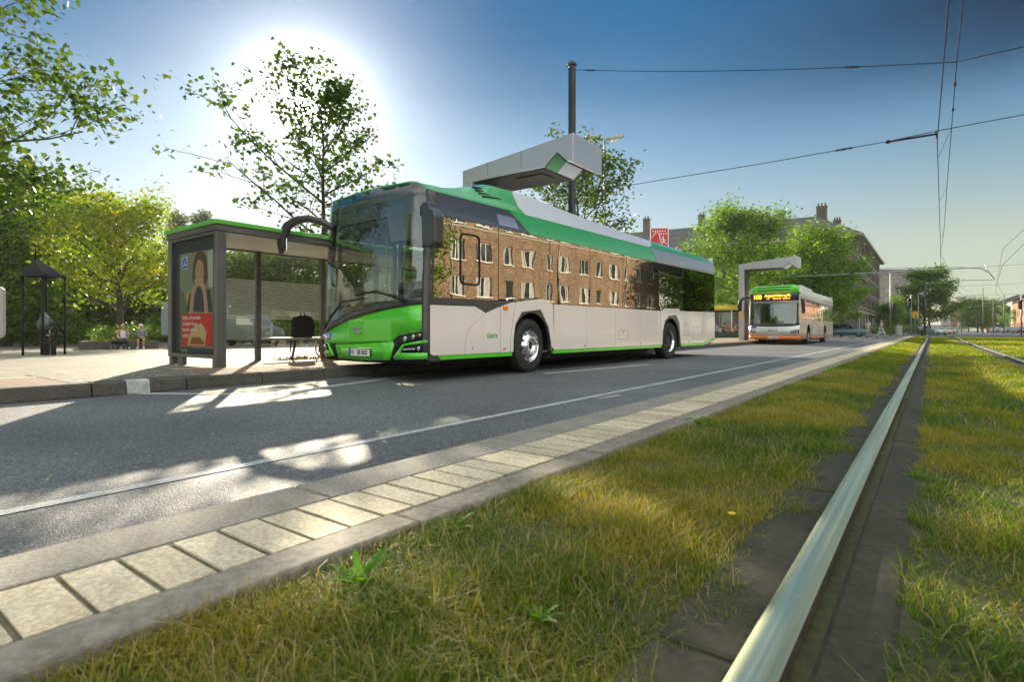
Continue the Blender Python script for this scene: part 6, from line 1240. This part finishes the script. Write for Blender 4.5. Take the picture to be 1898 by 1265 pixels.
# junction furniture
def signal(px, d, h, label, heads=((0, 2.4),), yellow=False):
    X, Y = P(px, d); t = empty('traffic_light', (X, Y, 0), YAW, label, 'traffic light', 'traffic lights at the junction'); MB().tube([(0, 0, 0), (0, 0, h)], .07, 8).build('post', GALV, t)
    for dx, z in heads:
        hd = MB().box(dx - .16, -.3, z, dx + .16, -.08, z + .95).build('signal_head', DARK, t, bevel=.03)
        for k, c in enumerate(((.08, .01, .008), (.08, .05, .01), (.01, .06, .03))): MB().lathe([(.10, 0), (.10, .03), (.08, .02), (.0001, .015)], Matrix.Translation((dx, -.3, z + .78 - .3 * k)) @ Matrix.Rotation(R(90), 4, 'X'), 12).build('signal_lens', mat('lens%d' % k, c, .3), hd)
    return t
signal(1688.5, 62, 4.7, 'pale signal post with its head turned away beside the yellow sign', ((-.32, 3.3),))
signal(1893, 58, 4.4, 'dark signal post with two heads at the right edge', ((-.3, 2.9), (.32, 2.9)))
signal(1650.5, 66, 7.5, 'thick grey column with stacked signals left of the cabinet', ((.3, 2.0), (.3, 3.0)))
X, Y = P(1696, 63.5); t = empty('street_sign', (X, Y, 0), YAW, 'square yellow sign right of the pale signal post', 'sign'); MB().tube([(0, 0, 0), (0, 0, 2.9)], .035, 8).build('post', GALV, t); pn = MB().box(-.27, -.06, 2.1, .27, -.035, 2.85).build('panel', mat('sign_yellow', (.75, .42, .01), .5), t, bevel=.01)
MB().box(-.03, -.066, 2.2, .12, -.061, 2.4).box(-.10, -.066, 2.4, -.04, -.061, 2.6).box(-.04, -.066, 2.6, .10, -.061, 2.66).build('sign_symbol', DARK, pn)
X, Y = P(1668, 70); t = empty('cabinet', (X, Y, 0), YAW, 'pale grey utility cabinet behind the junction', 'cabinet'); MB().box(-.3, 0, .1, .3, .35, 1.35).build('case', mat('cabinet_grey', (.42, .43, .40), .6), t, bevel=.015); MB().box(-.32, -.02, 0, .32, .37, .1).build('plinth', KERB, t)
MB().box(-.004, -.005, .15, .004, .0, 1.3).build('door_gap', BLACK, t)
X, Y = P(1709, 72); t = empty('bollard', (X, Y, 0), 0, 'short black bollard below the lamp post by the lone tree', 'bollard'); MB().lathe([(.12, 0), (.12, 1.0), (.0001, 1.1)], None, 10).build('shaft', BLACK, t); MB().lathe([(.125, .8), (.125, .9)], None, 10).build('reflector', WHITEP, t)

# ------------------------------------------------------------------ people
def skin_mesh(name, J, E, rad, m, par, root=0, sub=1):
    me = bpy.data.meshes.new(name); me.from_pydata(J, E, []); me.materials.append(m); o = bpy.data.objects.new(name, me); C.objects.link(o); o.parent = par
    s = o.modifiers.new('skin', 'SKIN'); s.use_smooth_shade = True; s.use_x_symmetry = False
    for i, v in enumerate(me.skin_vertices[0].data):
        r_ = rad[i]; v.radius = (r_, r_) if not isinstance(r_, tuple) else r_; v.use_root = (i == root)
    b = o.modifiers.new('sub', 'SUBSURF'); b.levels = sub; b.render_levels = sub; return o
def person(loc, rz, label, J, top, bottom, hair, shoes, sleeve=1, legs=2, hairlong=False, group=None, skirt=False, cat='person'):
    """J: pelvis, chest, neck, head, per side shoulder/elbow/wrist, hip/knee/ankle/toe; the figure faces -y"""
    t = empty('person', loc, rz, label, cat, group); V = []; E = []; Rr = []
    def add(p, r_, prev=None): V.append(tuple(p)); Rr.append(r_); 
    def chain(pts, rs, prev):
        for p, r_ in zip(pts, rs):
            V.append(tuple(p)); Rr.append(r_)
            if prev is not None: E.append((prev, len(V) - 1))
            prev = len(V) - 1
        return prev
    pel = chain([J['pelvis']], [(.135, .10)], None); ch = chain([(Vector(J['pelvis']) + Vector(J['chest'])) / 2, J['chest']], [(.12, .095), (.14, .10)], pel)
    nk = chain([J['neck']], [.055], ch); hd = Vector(J['head']); nkv = Vector(J['neck'])
    face = Vector(J.get('face', (0, -1, 0))).normalized()
    h1 = chain([hd - Vector((0, 0, .045)) + face * .01, hd + Vector((0, 0, .03)), hd + Vector((0, 0, .09))], [(.066, .072), (.078, .090), (.055, .065)], nk); chain([hd + face * .105 - Vector((0, 0, .02))], [.014], h1 - 1)
    for s in ('L', 'R'):
        sh_, el_, wr_ = (Vector(J[k + s]) for k in ('sh', 'el', 'wr')); w = chain([sh_, sh_.lerp(el_, .5), el_, el_.lerp(wr_, .5), wr_], [.052, .047, .038, .034, .025], ch)
        d = (wr_ - el_).normalized(); pm = wr_ + d * .05; p_ = chain([pm], [(.036, .018)], w); sd = d.cross(Vector((0, -1, .2))).normalized()
        for k, (o_, L_) in enumerate(((-.028, .065), (-.010, .078), (.010, .074), (.027, .058))): chain([pm + sd * o_ + d * .035, pm + sd * o_ * 1.15 + d * (.035 + L_ * .55) + face * .008, pm + sd * o_ * 1.15 + d * (.03 + L_) + face * .02], [.0095, .0088, .0075], p_)
        chain([pm - sd * .04 + d * .0, pm - sd * .055 + d * .03], [.011, .009], p_)
        hp, kn, an, to = (Vector(J[k + s]) for k in ('hp', 'kn', 'an', 'to')); chain([hp, hp.lerp(kn, .5), kn, kn.lerp(an, .35), an, an.lerp(to, .5) - Vector((0, 0, .0)), to], [.088, .075, .055, .055, .036, .038, .032], pel)
    skin_mesh('body', V, E, Rr, SKIN, t)
    tm = mat('cloth_%02x%02x%02x' % tuple(int(c * 255) for c in top), top, .9); bm_ = mat('cloth_%02x%02x%02x' % tuple(int(c * 255) for c in bottom), bottom, .9)
    P_, C_, N_ = Vector(J['pelvis']), Vector(J['chest']), Vector(J['neck']); V, E, Rr = [], [], []
    def ch2(pts, rs, prev):
        for p, r_ in zip(pts, rs):
            V.append(tuple(p)); Rr.append(r_)
            if prev is not None: E.append((prev, len(V) - 1))
            prev = len(V) - 1
        return prev
    a = ch2([P_ - (C_ - P_).normalized() * .02, (P_ + C_) / 2, C_, C_.lerp(N_, .7)], [(.158, .125), (.145, .115), (.162, .118), (.075, .065)], None)
    for s in ('L', 'R'):
        sh_, el_, wr_ = (Vector(J[k + s]) for k in ('sh', 'el', 'wr')); pts = [sh_, sh_.lerp(el_, .6)]; rs = [.066, .060]
        if sleeve == 2: pts += [el_, el_.lerp(wr_, .85)]; rs += [.052, .040]
        if sleeve: ch2(pts, rs, a - 1)
    skin_mesh('shirt', V, E, Rr, tm, t, 1)
    V, E, Rr = [], [], []; a = ch2([P_ + Vector((0, 0, .03))], [(.158, .122)], None)
    for s in ('L', 'R'):
        hp, kn, an = (Vector(J[k + s]) for k in ('hp', 'kn', 'an')); f = {2: .9, 1: .15, 0: 0}[legs]; pts = [hp, hp.lerp(kn, .5), kn]; rs = [.102, .090, .072]
        if legs == 2: pts += [kn.lerp(an, .5), kn.lerp(an, .92)]; rs += [.066, .058]
        if legs == 0: pts = [hp, hp.lerp(kn, .5), hp.lerp(kn, .85)]
        ch2(pts, rs, a)
    skin_mesh('skirt' if skirt else 'trousers', V, E, Rr, bm_, t)
    hm = mat('hair_%02x%02x%02x' % tuple(int(c * 255) for c in hair), hair, .8); hc = hd + Vector((0, 0, .045)) - face * .022; mb = MB().ball(hc, (.098, .108, .10), 14, 10)
    if hairlong: mb.ball(hc - Vector((0, 0, .06)) - face * .03, (.10, .09, .11), 12, 8)
    mb.build('hair', hm, t)
    ey = MB(); sx_ = face.cross(Vector((0, 0, 1))).normalized()
    for k in (-1, 1): MB().ball(hd + face * .083 + sx_ * .032 * k + Vector((0, 0, .015)), .011, 8, 6).build('eye', DARK, t); MB().ball(hd + sx_ * .082 * k, (.014, .02, .028), 8, 6).build('ear', SKIN, t)
    MB().ball(hd + face * .085 - Vector((0, 0, .055)), (.022, .010, .007), 8, 6).build('mouth', mat('lips', (.35, .10, .08), .6), t)
    for s in ('L', 'R'):
        an, to = Vector(J['an' + s]), Vector(J['to' + s]); d = (to - an); MB().tube([an - d * .22 - Vector((0, 0, .02)), an.lerp(to, .45) - Vector((0, 0, .005)), to + d * .10], [.047, .050, .036], 8).build('shoe', mat('shoe_%02x%02x%02x' % tuple(int(c * 255) for c in shoes), shoes, .6), t)
    return t
def sit(lean=0, wr=((-.12, -.28, .50), (.12, -.28, .50)), kx=(.13, .13), ky=-.42, seat=.40, ax=None, turn=0):
    z = seat + .09; d = {'pelvis': (0, 0, z), 'chest': (0, lean, z + .40), 'neck': (0, lean * 1.3 - .01, z + .55), 'head': (0, lean * 1.4 - .03, z + .68), 'face': (turn, -1, 0)}
    for s, k, i in (('L', -1, 0), ('R', 1, 1)):
        d['sh' + s] = (k * .17, lean, z + .46); w = Vector(wr[i]); sv = Vector(d['sh' + s]); e = (sv + w) / 2 + Vector((k * .10, .06, -.07)); d['el' + s] = tuple(e); d['wr' + s] = tuple(w)
        d['hp' + s] = (k * .09, -.02, z - .01); d['kn' + s] = (k * kx[i], ky, seat + .08); a = (ax[i] if ax else k * kx[i]); d['an' + s] = (a, ky - .02, .09); d['to' + s] = (a + k * .02, ky - .17, .035)
    return d
def walk(st=.28, arm=.18, lean=-.03, ph=1):
    d = {'pelvis': (0, 0, .95), 'chest': (0, lean, 1.33), 'neck': (0, lean - .01, 1.50), 'head': (0, lean - .03, 1.63)}
    for s, k in (('L', -1), ('R', 1)):
        f = k * ph; d['sh' + s] = (k * .18, lean, 1.42); d['el' + s] = (k * .22, f * arm * .4 + .02, 1.14); d['wr' + s] = (k * .20, f * arm - .08, .90)
        d['hp' + s] = (k * .09, 0, .92); d['kn' + s] = (k * .09, -f * st * .6 - .05, .50); d['an' + s] = (k * .09, -f * st, .09 if f > 0 else .13); d['to' + s] = (k * .10, -f * st - .16, .035 if f > 0 else .04)
    return d
def on_wall(px):                                   # point on the front edge of the planter wall
    f = (px - 146) / (294 - 146); p_ = A_.lerp(B_, f) + Vector((-u_.y, u_.x, 0)) * .20; return (p_.x, p_.y, -.22)
person(on_wall(226), an_ - .15, 'woman in white sleeveless top and dark trousers sitting on the planter wall', sit(-.05, ((-.10, -.36, .52), (.12, -.34, .50)), ax=(-.02, .32)), (.78, .76, .76), (.02, .022, .04), (.45, .35, .20), (.6, .6, .6), 0, 2, cat='person')
person(on_wall(260), an_ - .1, 'woman with white hair in a grey blouse and dark skirt sitting on the planter wall', sit(.02, ((-.05, -.20, .62), (.10, -.22, .60)), kx=(.10, .14)), (.16, .17, .20), (.02, .02, .025), (.75, .70, .58), (.75, .75, .75), 2, 0, True, skirt=True)
px_s = on_wall(217); t = empty('pushchair', (px_s[0] + .0, px_s[1], -.22), an_, 'small dark pushchair with pale wheels in front of the woman in white', 'pushchair')
for i, x in enumerate((-.22, .22)): MB().lathe([(.10, -.015), (.12, -.015), (.12, .015), (.10, .015), (.10, -.015)], Matrix.Translation((x, -.75, .12)) @ Matrix.Rotation(R(90), 4, 'X'), 20, cap=False).build('wheel', STEEL, t)
MB().cbox((0, -.72, .38), (.55, .3, .16), 0, 0, .2).build('seat', FAB, t, bevel=.05); MB().tube([(-.22, -.72, .17), (.0, -.72, .34), (.22, -.72, .17)], .018, 6).tube([(0, -.7, .34), (-.12, -.45, .8)], .015, 6).build('frame', IRON, t)
person((*P(1609.5, 56.5), 0), YAW + R(92), 'man in a white shirt and beige trousers walking left over the junction', walk(.30), (.72, .72, .72), (.40, .36, .27), (.35, .33, .30), (.05, .04, .03), 1, 2)
person((*P(1633, 56), 0), YAW + R(75), 'person in a pale top and pale blue trousers walking behind the man in white', walk(.34, ph=-1), (.62, .55, .60), (.50, .60, .62), (.40, .35, .28), (.15, .10, .08), 1, 2)
for i, (px, dz, tp, bt_, lab) in enumerate(((1329, 0, (.30, .34, .40), (.05, .05, .08), 'guest in a grey shirt at the café, nearest the rear of the green bus'), (1341, .6, (.06, .07, .12), (.10, .10, .12), 'guest in dark clothes at the café'), (1352, .2, (.45, .16, .06), (.06, .08, .20), 'guest in an orange top at the café'), (1361, .8, (.42, .36, .12), (.10, .08, .06), 'guest in a yellow top at the café next to the white mast'))):
    X, Y = P(px, 45.6 + dz); person((X, Y, 0), YAW + R((-70, 60, -60, 70)[i]), lab, sit(-.06, ((-.15, -.38, .72), (.15, -.36, .72)), seat=.45), tp, bt_, (.10, .07, .05), (.05, .05, .05), 1, 2, group='guests sitting at the café')
    f_ = R((-70, 60, -60, 70)[i]) + YAW; t = empty('cafe_chair', (X, Y, 0), f_, lab.replace('guest', 'chair of the guest').split(', nearest')[0], 'chair', 'café chairs'); MB().box(-.2, -.2, .42, .2, .2, .46).build('seat', WHITEP, t); MB().cbox((0, .21, .68), (.4, .03, .45)).build('backrest', WHITEP, t)
    for a, b_ in ((-.18, -.18), (.18, -.18), (.18, .18), (-.18, .18)): MB().tube([(a, b_, 0), (a, b_, .42)], .015, 6).build('leg', STEEL, t)
# thin summer haze over the whole place
hz = MB().box(-330, -130, -1.7, 330, 420, 24).build('haze', None); hz['kind'] = 'stuff'; hm_ = bpy.data.materials.new('haze'); hm_.use_nodes = True; hn = hm_.node_tree.nodes; hn.clear()
ho_ = hn.new('ShaderNodeOutputMaterial'); pv = hn.new('ShaderNodeVolumePrincipled'); pv.inputs['Color'].default_value = (.92, .95, .88, 1); pv.inputs['Density'].default_value = .0003; pv.inputs['Anisotropy'].default_value = .45; hm_.node_tree.links.new(pv.outputs[0], ho_.inputs['Volume']); hz.data.materials.clear(); hz.data.materials.append(hm_)
bpy.context.view_layer.update()
